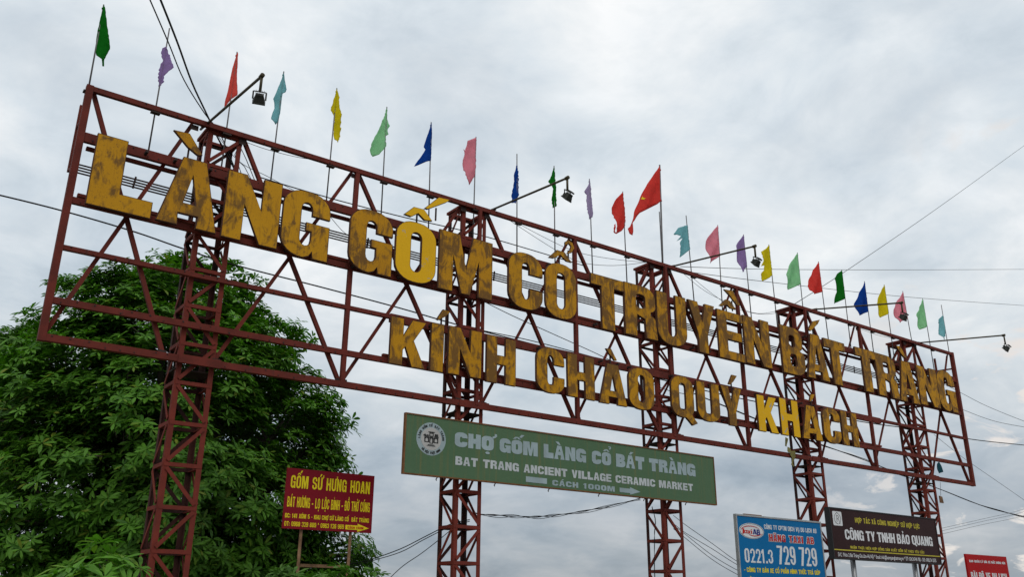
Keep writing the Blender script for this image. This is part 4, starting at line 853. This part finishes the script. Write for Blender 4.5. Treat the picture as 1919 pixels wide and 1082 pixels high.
def serif_line(mb, txt, x0, x1, z0, h, y, grow):
    ws = [WID.get(split(ch)[0], .92) for ch in txt]; tot = sum(ws)+.26*(len(txt)-1); k = (x1-x0)/tot; x = x0
    for ch, w in zip(txt, ws):
        b2, mk = split(ch); g_ = glyph(b2, .34, .17)+(accents(b2, mk) if mk else [])
        feet = {'H': (.18,.82), 'A': (.16,.84), 'N': (.17,), 'T': (.5,), 'X': (.2,.8), 'I': (.5,), 'B': (.1,)}.get(b2, ())
        for f in feet:
            g_.append((poly(f-.27,-.0, f+.27,-.0, f+.27,.10, f-.27,.10), []))
            if b2 in 'HNXIB': g_.append((poly(f-.25,.9, f+.25,.9, f+.25,1., f-.25,1.), []))
        for (outer, holes) in g_:
            q = [(x+a_*w*k, z0+c_*h) for a_, c_ in outer]; qh = [[(x+a_*w*k, z0+c_*h) for a_, c_ in hl] for hl in holes]
            if grow:   # outline: the same strokes swollen by a margin
                mb2 = []
                for i in range(len(q)):
                    p_, n_, o_ = Vector(q[i]), Vector(q[(i+1) % len(q)]), Vector(q[i-1])
                    e1 = (p_-o_).normalized(); e2 = (n_-p_).normalized(); nn = Vector((e1.y+e2.y, -e1.x-e2.x)); nn = nn.normalized()*grow*1.2 if nn.length > .2 else Vector((0,0))
                    mb2.append((p_.x+nn.x, p_.y+nn.y))
                ar_ = sum(q[i][0]*q[(i+1) % len(q)][1]-q[(i+1) % len(q)][0]*q[i][1] for i in range(len(q)))
                if ar_ < 0: mb2 = [(2*p_[0]-m2[0], 2*p_[1]-m2[1]) for p_, m2 in zip(q, mb2)]
                fill(mb, [(mb2, [])], lambda a_, c_: (a_, c_), y-random.random()*.0008, y+.002)
            else: fill(mb, [(q, qh)], lambda a_, c_: (a_, c_), y-random.random()*.0008, y+.001)
        x += (w+.26)*k
serif_line(m_, 'HÃNG TAXI AB', a.x-tx0, c.x-tx0, zb_, hh, -.004, .011); ho = stuff(m_.build('lettering_outline', M_PRW, tr_))
m_ = MB(); serif_line(m_, 'HÃNG TAXI AB', a.x-tx0, c.x-tx0, zb_, hh, -.008, 0); stuff(m_.build('lettering', M_REDT, ho))
lc = at(*q7(315,378), YT); rx2 = (at(*q7(505,385), YT).x-at(*q7(125,370), YT).x)/2; rz2 = (at(*q7(315,258), YT).z-at(*q7(315,498), YT).z)/2; cx2, cz2 = lc.x-tx0, lc.z-tz0
m_ = MB(); disc(m_, cx2, cz2, rx2, rz2, -.003); lo = m_.build('logo', M_PRW, tr_)
m_ = MB(); disc(m_, cx2, cz2, rx2*.955, rz2*.935, -.006, inner=(rx2*.93, rz2*.90)); m_.build('logo_ring', M_INK, lo)
def bez(p0, p1, p2, p3, n=14): return [tuple((1-u)**3*a+3*(1-u)**2*u*b+3*(1-u)*u*u*c+u**3*d for a, b, c, d in zip(p0, p1, p2, p3)) for u in [i/n for i in range(n+1)]]
def strip(pts, w0, w1, cxx, czz, sx, sz):
    n = len(pts); L_, R_ = [], []
    for i, p in enumerate(pts):
        a_ = pts[max(0, i-1)]; b2 = pts[min(n-1, i+1)]; dx, dy = b2[0]-a_[0], b2[1]-a_[1]; l = math.hypot(dx, dy) or 1; w = (w0+(w1-w0)*math.sin(math.pi*i/(n-1)))/2
        L_.append((cxx+(p[0]-dy/l*w)*sx, czz+(p[1]+dx/l*w)*sz)); R_.append((cxx+(p[0]+dy/l*w)*sx, czz+(p[1]-dx/l*w)*sz))
    return (L_+R_[::-1], [])
rd = MB()
for pts, w0, w1 in ((bez((-.82,.10),(-.75,.62),(.2,.85),(.62,.30)), .03, .10), (bez((-.25,-.42),(.0,-.72),(.45,-.68),(.82,-.28)), .03, .11),
                    ([(-.66,.24),(-.68,-.30),(-.72,-.42)], .13, .13), (bez((-.44,.02),(-.66,.05),(-.66,-.36),(-.42,-.30)), .07, .09), ([(-.40,.06),(-.40,-.34)], .09, .09),
                    ([(-.30,.04),(-.14,-.36)], .08, .08), ([(-.12,.04),(-.32,-.38)], .08, .08), ([(-.02,.04),(-.02,-.38)], .09, .09), ([(-.02,.14),(-.02,.21)], .09, .09)):
    fill(rd, [strip(pts, w0, w1, cx2, cz2, rx2, rz2)], lambda a_, c_: (a_, c_), -.0065-random.random()*.0006, -.004)
stuff(rd.build('lettering', M_REDT, lo))
m_ = MB()
fill(m_, glyph('A', .30, .16), lambda a_, c_: (cx2+rx2*(.08+a_*.30), cz2+rz2*(-.40+c_*.66)), -.0075, -.005); fill(m_, glyph('B', .34, .16), lambda a_, c_: (cx2+rx2*(.40+a_*.26), cz2+rz2*(-.46+c_*.70)), -.0075, -.005); stuff(m_.build('lettering', M_NAVY, lo))
m_ = MB(); a = at(1396, 966, YT); m_.box((a.x-tx0, .02, tz1-tz0+.035), (a.x-tx0+.5, .05, tz1-tz0+.05)); m_.build('trim_strip', M_RIM, tr_)

# --- dark brown company sign
YB2 = -0.72
M_BRN = flat('dark_brown_board', (0.036, 0.014, 0.014), .45, .15, 2); M_GOLD = flat('dull_gold_print', (0.50, 0.43, 0.05), .45)
bx0, bz1 = uvz(1554, 953, YB2); bx1 = uvz(1751.5, 978, YB2)[0]; bz0 = uvz(1563, 1046, YB2)[1]
pa = at(1605, 1060, YB2+.1).x; pb = at(1721, 1070, YB2+.1).x
br_ = board('company_sign', bx0, bz0, bx1, bz1, YB2, M_BRN, 'wide dark brown company sign with white and gold lettering on grey posts', posts=[(pa, .06, bz0+.4), (pb, .06, bz0+.4)], postm=flat('galvanised_post', (.30,.31,.32), .4, .2, 4, .4), rim=flat('dark_trim', (.035,.035,.037), .5), rimw=.025, depth=.12)
def q8(x, y): return (1550+x/7.62, 940+y/7.62)
lines(br_, YB2, [M_PRW, M_GOLD], [('HỢP TÁC XÃ CÔNG NGHIỆP SỨ HỢP LỰC', q8(400,303), q8(395,232), q8(1322,403), 1, dict(s=.31, t=.15)),
  ('CÔNG TY TNHH BẢO QUANG', q8(262,545), q8(252,400), q8(1512,650), 0, dict(s=.34, t=.17, gap=.08, wscale=.7)),
  ('NHẬN THỰC HIỆN HỢP ĐỒNG SẢN XUẤT GỐM SỨ THEO YÊU CẦU', q8(332,672), q8(328,632), q8(1388,760), 1, dict(s=.28, t=.17))])
m_ = MB(); a = at(*q8(92,690), YB2); m_.box((0, -.004, a.z-bz0-.012), (bx1-bx0, -.001, a.z-bz0+.012)); m_.build('gold_line', M_GOLD, br_)
cv = bpy.data.curves.new('small_print', 'FONT'); cv.body = 'Đ/C: Thôn 2 Bát Tràng-Gia Lâm-Hà Nội * Email: info@hamquangbattrang.vn * ĐT: 024.36740 782 - DĐ: 0982.76 5555'; cv.size = 1; cv.offset = .012; cv.resolution_u = 2
to_ = bpy.data.objects.new('tmp', cv); col.objects.link(to_); dg = bpy.context.evaluated_depsgraph_get(); me = bpy.data.meshes.new_from_object(to_.evaluated_get(dg)); bpy.data.objects.remove(to_)
co = np.array([v.co[:] for v in me.vertices]); a = at(*q8(155,783), YB2); c = at(*q8(1560,880), YB2); h_ = at(*q8(155,728), YB2).z-a.z
sx = (c.x-a.x)/(co[:,0].max()-co[:,0].min()); me.vertices.foreach_set('co', np.stack([(co[:,0]-co[:,0].min())*sx, np.zeros(len(co)), co[:,1]*h_/.72], 1).ravel()); me.materials.append(M_PRW); me.update()
o = bpy.data.objects.new('lettering', me); o.location = (a.x-bx0, -.004, (a.z+c.z)/2-bz0); stuff(link(o, br_))
m_ = MB(); a = at(*q8(95,345), YB2); b_ = at(*q8(78,142), YB2); c = at(*q8(222,355), YB2); X0, X1, Z0, Z1 = a.x-bx0-.01, c.x-bx0, a.z-bz0, b_.z-bz0
fill(m_, [(rr(X0, Z0, X1, Z1, .03, .03, 3), [])], lambda p, q: (p, q), -.004, -.001); pl = m_.build('logo', M_PRW, br_)
m_ = MB(); xc, zc, hw, hh = (X0+X1)/2, (Z0+Z1)/2, (X1-X0)*.34, (Z1-Z0)*.38
for pts, w in ((bez((-1,0),(-1,.7),(-.3,.9),(0,1.15)), .09), (bez((1,0),(1,.7),(.3,.9),(0,1.15)), .09), (bez((-1,0),(-1,-.8),(-.4,-1),(.1,-1)), .09), (bez((1,0),(1,-.5),(.6,-.9),(.3,-.95)), .09), ([(-.25,.6),(-.25,-.7)], .10), (bez((-.25,.6),(.5,.6),(.5,.0),(-.05,.0)), .10), (bez((-.05,.0),(.4,-.1),(.5,-.5),(.7,-1.0)), .10)):
    fill(m_, [strip(pts, w, w, xc, zc, hw, hh)], lambda p, q: (p, q), -.0075-random.random()*.0006, -.005)
m_.build('emblem', flat('grey_print', (.12,.12,.13)), pl)

# --- red parking sign, lower right
YR = -3.1
M_REDB = flat('bright_red_board', (0.40, 0.006, 0.008), .5, .08, 2)
rx0, rz1 = uvz(1809, 1039, YR); rx1 = uvz(1885.5, 1044.5, YR)[0]; rz0 = rz1-1.1
rr_ = board('parking_sign', rx0, rz0, rx1, rz1, YR, M_REDB, 'bright red parking sign with white lettering at the lower right corner', posts=[(rx0+.3, .04, rz0+.2), (rx1-.3, .04, rz0+.2)], depth=.04)
def q9(x, y): return (1360+x/3.433, 870+y/3.433)
lines(rr_, YR, [M_PRW], [('BAN QUẢN LÝ BÃI XE BẮC HƯNG HẢI', q9(1567,634), q9(1566,619), q9(1797,648), 0, dict(s=.34, t=.19)), ('BÃI ĐỖ XE DU LỊCH', q9(1582,742), q9(1578,697), q9(1812,752), 0, dict(s=.36, t=.16))])

# ------------------------------------------------------------------ cables
def cable(name, label, pts, r=.010, mat=M_CABLE, sag=0.0, cat='cable', n=10, twist=0, group=None):
    """pts: (px,py,y) survey points or Vectors"""
    P = [p if isinstance(p, Vector) else at(p[0], p[1], p[2]) for p in pts]; out_ = []
    for i in range(len(P)-1):
        for j in range(n):
            f = j/n; q = P[i].lerp(P[i+1], f); q = q-Vector((0,0,sag*4*f*(1-f))); out_.append(q)
    out_.append(P[-1]); base = out_[0].copy()
    m_ = MB(); m_.tube([q-base for q in out_], r, 6)
    for k in range(twist):
        m_.tube([q-base+Vector((0, .02*math.sin(i*1.1+k*2), .022*math.sin(i*.8+k*2.5)-.01*k)) for i, q in enumerate(out_)], r*.8, 5)
    o = m_.build(name, mat, None, smooth=True, loc=base); tag(o, label, cat, group); return o
def smoothpts(pts, k=5):
    """Catmull-Rom through survey points"""
    P = [at(*p) for p in pts]; o = []
    for i in range(len(P)-1):
        p0, p1, p2, p3 = P[max(i-1,0)], P[i], P[i+1], P[min(i+2,len(P)-1)]
        for j in range(k):
            t = j/k; o.append(.5*((2*p1)+(-p0+p2)*t+(2*p0-5*p1+4*p2-p3)*t*t+(-p0+3*p1-3*p2+p3)*t**3))
    return o+[P[-1]]
def scable(label, pts, r=.010, mat=M_CABLE, name='cable', cat='cable', twist=0):
    return cable(name, label, smoothpts(pts), r, mat, 0, cat, n=1, twist=twist)
scable('thick black cable falling from the sky to the leftmost tower, right one of a pair', [(298,-8,-3.5),(332,78,-2.5),(360,155,-1.2),(388,215,-.15),(408,258,.15),(440,318,.4)], .014)
scable('thin black cable at top left, left one of the pair meeting at the first tower', [(278,-8,-3.5),(315,78,-2.5),(345,150,-1.2),(384,213,-.17),(412,250,.2),(446,330,.45)], .009)
scable('long black cable sagging behind the whole gantry from the left edge', [(-40,358,1.6),(0,366,1.6),(120,396,1.5),(250,434,1.4),(345,467,1.3),(440,497,1.3),(600,538,1.2),(750,578,1.1),(850,607,1.0),(1000,646,.8),(1110,676,.7),(1240,712,.6),(1390,748,.6),(1620,792,.6),(1740,808,.6),(1820,824,.6),(1919,835,.8),(1990,842,1)], .013)
scable('grey wire rising steeply to the upper right corner', [(1990,222,9),(1919,273,8),(1760,388,6),(1590,505,4),(1478,577,.5)], .012, M_WIREG, 'wire', 'wire')
scable('grey wire running almost level across the right side behind the flags', [(1275,500,.5),(1450,505,1.5),(1700,506,3),(1919,505,4),(2000,504,5)], .008, M_WIREG, 'wire', 'wire')
scable('grey wire slanting gently down to the right edge behind the flags', [(1275,508,.5),(1450,530,1.5),(1700,557,3),(1919,573,4),(2000,578,5)], .008, M_WIREG, 'wire', 'wire')
scable('black cable slanting from the second tower under the long row of letters', [(906,565,.55),(960,592,.5),(1040,628,.5),(1140,674,.5),(1240,728,.5),(1300,741,.6)], .008)
scable('pair of black cables dipping from the fourth tower to the right edge', [(1300,738,.5),(1480,812,.5),(1620,863,.5),(1700,895,.5),(1770,921,.5),(1850,952,.2),(1919,969,-.3),(1990,985,-1)], .012, twist=1)
scable('thin wire from the right end of the gantry to the right edge, uppermost', [(1760,715,.4),(1805,739,.3),(1850,762,0),(1919,790,-.5),(1990,815,-1)], .007, M_WIREG, 'wire', 'wire')
scable('thin wire from the right end of the gantry to the right edge, second', [(1780,760,.4),(1803,768,.3),(1860,789,0),(1919,801,-.5),(1990,812,-1)], .007, M_WIREG, 'wire', 'wire')
scable('thin grey wire dropping steeply from below the last letters to lower right', [(1750,815,.4),(1800,855,.3),(1850,890,0),(1919,938,-.5),(1990,990,-1)], .006, M_WIREG, 'wire', 'wire')
for k, (ya, yb) in enumerate(((991, 955), (995, 960), (1000, 967))):
    scable(['topmost', 'middle', 'lowest'][k]+' of three faint far wires rising to the lower right edge', [(1765,ya+k,9),(1840,(ya+yb)/2+1,9),(1919,yb,9),(1990,yb-30,9)], .008, M_WIREG, 'wire', 'wire')
scable('bundled cables slung between the second and third towers below the green board', [(880,962,.3),(905,965,.35),(960,968,.35),(1010,969,.3),(1060,964,.3),(1130,952,.3),(1200,935,.3)], .007, twist=3)
scable('upper black cable curving from the second tower down towards the tree', [(880,975,.4),(845,983,.4),(800,1005,.8),(750,1030,1.2),(690,1051,1.6),(640,1062,2.2)], .009)
scable('lower black cable of the two curving from the second tower to the tree', [(880,978,.4),(840,990,.4),(795,1012,.8),(750,1036,1.2),(690,1054,1.6),(640,1068,2.2)], .008)
scable('single black cable dropping left from the second tower to the bottom edge', [(850,990,.4),(826,1010,.4),(790,1038,.6),(755,1062,.8),(725,1090,1)], .007)
scable('slack string of lamp wire looping left of the second tower', [(450,262,.1),(500,280,.1),(560,295,.1),(610,302,.1)], .005)
scable('slack lamp wire running along behind the first word', [(395,235,.2),(445,300,.3),(500,330,.3),(560,362,.3),(600,385,.3),(650,440,.3),(700,455,.35)], .005)
scable('black supply cable lying along the upper letter chord', [(480,330,.06),(545,350,.06),(600,366,.06),(650,380,.06),(760,408,.06),(870,433,.06),(960,458,.06),(1100,500,.06)], .010)
scable('black supply cable lying along the second row chord', [(850,607,.05),(905,620,.05),(1000,640,.05),(1120,672,.05)], .009)
scable('slack string curving between middle flags and the middle tower', [(935,398,.1),(1010,440,.1),(1080,472,.1),(1150,486,.1),(1215,492,.1)], .005)
scable('lower slack string sagging to the middle tower', [(950,410,.1),(1040,468,.1),(1090,492,.1),(1150,498,.1),(1210,492,.1)], .005)
scable('slack string sagging from the middle tower towards the fourth tower', [(1275,508,.1),(1320,545,.1),(1370,570,.1),(1420,588,.1),(1470,580,.1)], .005)
scable('lower slack string sagging between third and fourth towers', [(1285,510,.1),(1350,562,.1),(1400,585,.1),(1450,588,.1),(1490,570,.1)], .005)
scable('slack string sagging between the two rightmost towers', [(1545,590,.1),(1600,612,.1),(1650,630,.1),(1690,636,.1)], .005)
for k, (y0, y1, y2) in enumerate(((1000,1030,1062), (1003,1042,1072), (1010,1050,1080), (985,1020,1056))):
    scable(['thin cable running from the third tower to the taxi sign, second highest', 'thin cable from the third tower to the taxi sign, third highest', 'lowest thin cable from the third tower to the taxi sign', 'highest thin cable from the third tower to the taxi sign'][k], [(1262,y0-18,.3),(1285,y0,.3),(1335,y1,0),(1386,y2,-.3),(1450,y2+30,-.5)], .006)
# wires dropping inside the towers
for (pp, lab) in ((((878,930,.3),(874,960,.3),(873,1000,.3),(870,1050,.3),(868,1120,.3)), 'black wires hanging inside the second tower'), (((1222,950,.3),(1228,980,.3),(1226,1020,.3),(1228,1100,.3)), 'black wires hanging inside the third tower')):
    scable(lab, list(pp), .006, twist=1)
o = MB(); pc = [at(440,268,.25), at(452,282,.3), at(445,300,.3), at(458,312,.3), at(470,335,.3), at(452,325,.3), at(440,290,.3), at(448,270,.25), at(462,300,.3), at(480,345,.3)]
b0 = pc[0].copy(); o.tube([p-b0 for p in pc], .007, 6); o = o.build('cable', M_CABLE, None, smooth=True, loc=b0); tag(o, 'tangle of black cable on top of the leftmost tower', 'cable')

# ------------------------------------------------------------------ rags and bits caught on the right-hand towers
M_RAG = cloth('cloth_khaki_rag', (0.30, 0.27, 0.10), .3)
rt = root('rag', at(1486, 845, -.10), 'tangled pale yellow-green rag strips hanging on the fourth tower', 'rag')
for ol in ([(1472,820),(1476,823),(1474,838),(1470,836)], [(1476,838),(1482,842),(1480,850),(1474,847)], [(1482,846),(1490,846),(1491,858),(1488,868),(1492,874),(1490,876),(1483,872),(1485,860),(1481,853)]):
    pts = [uvz(px, py, -.10) for px, py in ol]; v_, f_, _ = flag_cloth(pts, pts[0], (pts[0][0], pts[0][1]+.5), 5); m_ = MB(); L_ = rt.location
    m_.add([(v[0]-L_.x, v[1], v[2]-L_.z) for v in v_], f_); m_.build('strip', M_RAG, rt, smooth=True)
rt = root('hanging_tag', at(1762, 912, -.05), 'small brown tag dangling on a string from the rightmost tower', 'tag'); L_ = rt.location
p0 = at(1762, 905, -.05)-L_; p1 = at(1763, 930, -.05)-L_; m_ = MB(); m_.tube([p0, p1], .005, 5); m_.build('string', M_CABLE, rt)
pts = [at(px, py, -.05)-L_ for px, py in ((1761,930),(1766,932),(1769,944),(1763,943))]; m_ = MB(); fill(m_, [([(p.x, p.z) for p in pts], [])], lambda a, b: (a, b), 0, .03); m_.build('tag_plate', M_RUSTP, rt)
pts = [uvz(px, py, -.05) for px, py in ((1756,870),(1759,866),(1766,884),(1760,888),(1755,878))]; v_, f_, _ = flag_cloth(pts, pts[0], (pts[0][0], pts[0][1]+.5), 9); m_ = MB(); m_.add(v_, f_); o = m_.build('scrap_cloth', cloth('cloth_dark_teal', (.03, .13, .17)), None, smooth=True, loc=(0, -.05, 0)); tag(o, 'dark teal scrap of cloth caught on the rightmost tower below the letters', 'rag')

# ------------------------------------------------------------------ trees
def leaf_mat(name, a, b2, tip):
    mt = bpy.data.materials.new(name); mt.use_nodes = True; t = mt.node_tree; b = t.nodes['Principled BSDF']; geo = t.nodes.new('ShaderNodeNewGeometry')
    rp = ramp(t, [(0.0, a), (0.55, b2), (0.93, b2), (1.0, tip)]); t.links.new(geo.outputs['Random Per Island'], rp.inputs[0])
    n = noise(t, .7, 3, .5, vec=geo.outputs['Position']); r2 = ramp(t, [(0.3, .72), (0.7, 1.15)]); t.links.new(n.outputs['Fac'], r2.inputs[0])
    c = mixc(t, 1.0, rp.outputs[0], r2.outputs[0], 'MULTIPLY'); t.links.new(c, b.inputs['Base Color']); b.inputs['Roughness'].default_value = .5; b.inputs['Specular IOR Level'].default_value = .22
    tl = t.nodes.new('ShaderNodeBsdfTranslucent'); ct = mixc(t, 1.0, c, (1.0, 1.3, .4), 'MULTIPLY'); t.links.new(ct, tl.inputs[0]); ms = t.nodes.new('ShaderNodeMixShader'); ms.inputs[0].default_value = .28
    t.links.new(b.outputs[0], ms.inputs[1]); t.links.new(tl.outputs[0], ms.inputs[2]); t.links.new(ms.outputs[0], t.nodes['Material Output'].inputs[0]); return mt
M_LEAF = leaf_mat('glossy_green_leaf', (0.040, 0.125, 0.012), (0.105, 0.260, 0.024), (0.21, 0.24, 0.03))
M_LEAF2 = leaf_mat('paler_green_leaf', (0.060, 0.150, 0.022), (0.105, 0.235, 0.040), (0.16, 0.25, 0.06))
M_BARK = ground_mat('grey_brown_bark', (0.10, 0.085, 0.065), (0.055, 0.045, 0.035), 5)
def whorl(size, nl, seed):
    """one rosette of leaves: array (nleaf, 6, 3) round +Z"""
    r = random.Random(seed); out_ = []
    for i in range(nl):
        an = 2*math.pi*i/nl+r.uniform(-.25, .25); L_ = size*r.uniform(.75, 1.1); w = L_*r.uniform(.12, .155); dr = r.uniform(.0, .45); roll = r.uniform(-.5, .5)
        up0 = .35-dr
        def P(t, s):
            x = .06*size+L_*t; z = L_*(up0*t-.55*dr*t*t) - abs(s)*.28*0 ; y = s
            return (x, y, z+abs(s)*.35+s*roll*.5)
        prof = [P(0, 0), P(.38, -w*.85), P(.72, -w), P(1.0, 0), P(.72, w), P(.38, w*.85), P(.55, 0)]
        ca, sa = math.cos(an), math.sin(an); out_.append([(x*ca-y*sa, x*sa+y*ca, z) for x, y, z in prof])
    return np.array(out_)
LF = [(0,1,6),(1,2,6),(2,3,6),(3,4,6),(4,5,6),(5,0,6)]
WH = [whorl(1.0, nl, 100+i) for i, nl in enumerate((7, 8, 6, 7, 9, 8))]
wh_me = {}
def whorl_mesh(mat, k):
    if (mat.name, k) not in wh_me:
        w = WH[k]; me = bpy.data.meshes.new('leaf_cluster'); n = len(w); me.from_pydata([tuple(p) for l in w for p in l], [], [tuple(i+7*j for i in f) for j in range(n) for f in LF]); me.materials.append(mat); me.update(); wh_me[mat.name, k] = me
    return wh_me[mat.name, k]
def frames(dirs, spin):
    z = dirs/np.linalg.norm(dirs, axis=1, keepdims=True); ref = np.where(np.abs(z[:, 2:3]) < .9, np.array([[0, 0, 1.]]), np.array([[1., 0, 0]]))
    x = np.cross(ref, z); x /= np.linalg.norm(x, axis=1, keepdims=True); y = np.cross(z, x); c, s = np.cos(spin)[:, None], np.sin(spin)[:, None]
    return np.stack([x*c+y*s, -x*s+y*c, z], 2)
def foliage(rt, pos, dirs, size, mat, nparts=300, loc=Vector((0,0,0))):
    n = len(pos); spin = rng.uniform(0, 6.28, n); R_ = frames(dirs, spin); kind = rng.integers(0, 6, n)
    d = pos-np.array(CAM); sz = size/np.linalg.norm(d, axis=1)
    # only whorls in the camera's view can show large
    px = d@np.array(RX)/(d@np.array(RF)); py = d@np.array(RD)/(d@np.array(RF)); vis = (np.abs(px) < .60) & (np.abs(py) < .34); rank = np.argsort(-(sz*vis))
    sel = set(rank[:nparts].tolist())
    for i in rank[:nparts]:
        o = link(bpy.data.objects.new('leaf_cluster', whorl_mesh(mat, int(kind[i]))), rt)
        m_ = Matrix([[*(R_[i][r]*size[i]), pos[i][r]-loc[r]] for r in range(3)]+[[0, 0, 0, 1]]); o.matrix_local = m_
    V, F = [], []; base = 0; keep = np.array([i not in sel for i in range(n)])
    for k in range(6):
        idx = np.where((kind == k) & keep)[0]
        if not len(idx): continue
        w = WH[k].reshape(-1, 3); vv = np.einsum('nij,mj->nmi', R_[idx], w)*size[idx][:, None, None]+pos[idx][:, None, :]-np.array(loc)
        nl = len(WH[k]); f = np.array([[i+7*j for i in t] for j in range(nl) for t in LF]); ff = f[None]+(np.arange(len(idx))*len(w))[:, None, None]+base
        V.append(vv.reshape(-1, 3)); F.append(ff.reshape(-1, 3)); base += len(idx)*len(w)
    V = np.concatenate(V); F = np.concatenate(F).astype(np.int32); me = bpy.data.meshes.new('foliage')
    me.vertices.add(len(V)); me.vertices.foreach_set('co', V.ravel().astype(np.float32)); me.loops.add(F.size); me.loops.foreach_set('vertex_index', F.ravel())
    me.polygons.add(len(F)); me.polygons.foreach_set('loop_start', np.arange(0, F.size, 3, dtype=np.int32)); me.materials.append(mat); me.update(calc_edges=True)
    o = link(bpy.data.objects.new('foliage', me), rt); o['kind'] = 'stuff'; return o
def tree(name, blobs, trunk_base, label, mat, nclus, per, lsize, nparts, trunk_r=.2, flatten=.55, cr=.42, low_gap=None, group=None):
    """blobs: (px, py, radius_px, y). Leaf rosettes sit on many small flattened sprays spread through the blobs"""
    B = []
    for (px, py, rp, y) in blobs:
        c = at(px, py, y); dep = (c-CAM).dot(Vector(RF)); B.append((np.array(c), rp/1919/FW*dep))
    rt = root(name, Vector(trunk_base), label, 'tree', group); loc = rt.location
    vol = np.array([r**2.2 for _, r in B]); vol /= vol.sum(); pos, dirs = [], []; sprays = []
    cen = sum(c*r**2 for c, r in B)/sum(r**2 for _, r in B)
    while len(sprays) < nclus:
        c, r = B[rng.choice(len(B), p=vol)]; d = rng.normal(size=3); d /= np.linalg.norm(d); rad = r*(1-.62*rng.random()**1.7)
        p = c+d*rad*np.array([1, 1, .95])
        if p[2] < .5: continue
        if any(np.linalg.norm(p-c2) < r2*.62 for c2, r2 in B): 
            if rng.random() < .72: continue
        sprays.append((p, d))
    for p, d in sprays:
        k = int(per*rng.uniform(.7, 1.3)); out_ = p-cen; out_ /= np.linalg.norm(out_)
        q = rng.normal(size=(k, 3)); q /= np.linalg.norm(q, axis=1, keepdims=True); q *= (rng.random((k, 1))**.5)*cr*rng.uniform(.7, 1.25); q[:, 2] = q[:, 2]*flatten - .12*np.linalg.norm(q[:, :2], axis=1)
        pos.append(p+q); dd = out_*.50+d*.25+np.array([0, 0, .85])+q*1.0+rng.normal(size=(k, 3))*.20; dirs.append(dd)
    pos = np.concatenate(pos); dirs = np.concatenate(dirs); size = lsize*rng.uniform(.65, 1.15, len(pos))
    foliage(rt, pos, dirs, size, mat, nparts, loc)
    # trunk and limbs
    m_ = MB(); base = Vector((0,0,-.05)); fork = Vector((cen[0]-loc.x, cen[1]-loc.y, max(1.2, (cen[2]-loc.z)*.42)))
    m_.tube([base, base.lerp(fork, .3)+Vector((.05,.03,0)), base.lerp(fork, .7)-Vector((.04,.05,0)), fork], [trunk_r*1.35, trunk_r*1.05, trunk_r*.9, trunk_r*.8], 12); tk = m_.build('trunk', M_BARK, rt, smooth=True)
    m_ = MB()
    for c, r in B:
        e = Vector(c)-loc; mid_ = fork.lerp(e, .5)+Vector((rng.uniform(-.2,.2), rng.uniform(-.2,.2), .15)); m_.tube([fork+Vector((0,0,-.1)), mid_, e], [trunk_r*.55, trunk_r*.32, trunk_r*.12], 7)
        for j in range(6):
            dd = Vector(rng.normal(size=3)).normalized()*r*.5; dd.y = abs(dd.y); m_.tube([mid_.lerp(e, .7), mid_.lerp(e+dd, .7), e+dd], [trunk_r*.16, trunk_r*.10, trunk_r*.04], 5)
    tw = stuff(m_.build('branches', M_BARK, rt, smooth=True))
    # twigs out to the sprays, countless
    m_ = MB(); arr = [(Vector(c)-loc, r) for c, r in B]
    for p, d in sprays[::3]:
        q = Vector(p)-loc; c_ = min(arr, key=lambda a: (a[0]-q).length); m_.tube([c_[0].lerp(q, .35), q], [.014, .006], 3, cap=False)
    o = m_.build('twigs', M_BARK, rt); o['kind'] = 'stuff'
    return rt
BIG = [(300,580,100,6.4),(215,585,92,6.2),(395,565,88,6.6),(160,540,45,6.2),(340,525,48,6.6),(430,535,38,6.5),(300,720,190,6.3),(440,690,115,6.0),(505,632,60,5.9),(530,790,108,6.0),(548,880,95,5.9),(590,830,55,5.7),
       (130,700,120,6.4),(60,790,130,6.3),(90,930,150,6.0),(230,860,150,5.2),(350,950,150,5.0),(480,980,140,5.4),(590,990,66,5.3),(655,1040,45,5.0),(30,1040,120,6.4),(200,1060,120,6.0),(420,1080,140,5.6),(180,1150,190,6.2),(480,1160,180,6.0)]
tree('broadleaf_tree', BIG, (at(300, 1082, 6.5).x, 6.6, 0), 'large dense dark green tree with star-shaped leaf whorls behind the left tower', M_LEAF, 1500, 14, .225, 300, trunk_r=.30)
LEFT = [(60,660,62,9.0),(10,680,75,9.0),(-60,700,90,9.2),(85,720,70,9.0),(0,800,110,9.4),(-80,860,140,9.6)]
tree('broadleaf_tree', LEFT, (at(-20, 1082, 9.3).x, 9.4, 0), 'paler finer-leaved tree rising at the left edge beside the large dark tree', M_LEAF2, 300, 15, .20, 120, trunk_r=.2)
YNG = [(200,1062,34,-2.6),(150,1090,45,-2.7),(262,1088,36,-2.6),(95,1120,42,-2.8),(200,1150,80,-2.7)]
tree('young_tree', YNG, (at(190, 1082, -2.7).x, -2.7, 0), 'young tree with fresh light green leaf tips at the bottom left corner', M_LEAF, 24, 8, .25, 120, trunk_r=.05, cr=.26)
YNG2 = [(540,1100,38,.2),(620,1095,40,.2),(690,1100,30,.2),(600,1140,70,.3)]
tree('young_tree', YNG2, (at(600, 1082, .3).x, .3, 0), 'leafy young tree tops poking up below the maroon sign', M_LEAF2, 34, 9, .20, 100, trunk_r=.04, cr=.24)
print('objects', len(bpy.data.objects))
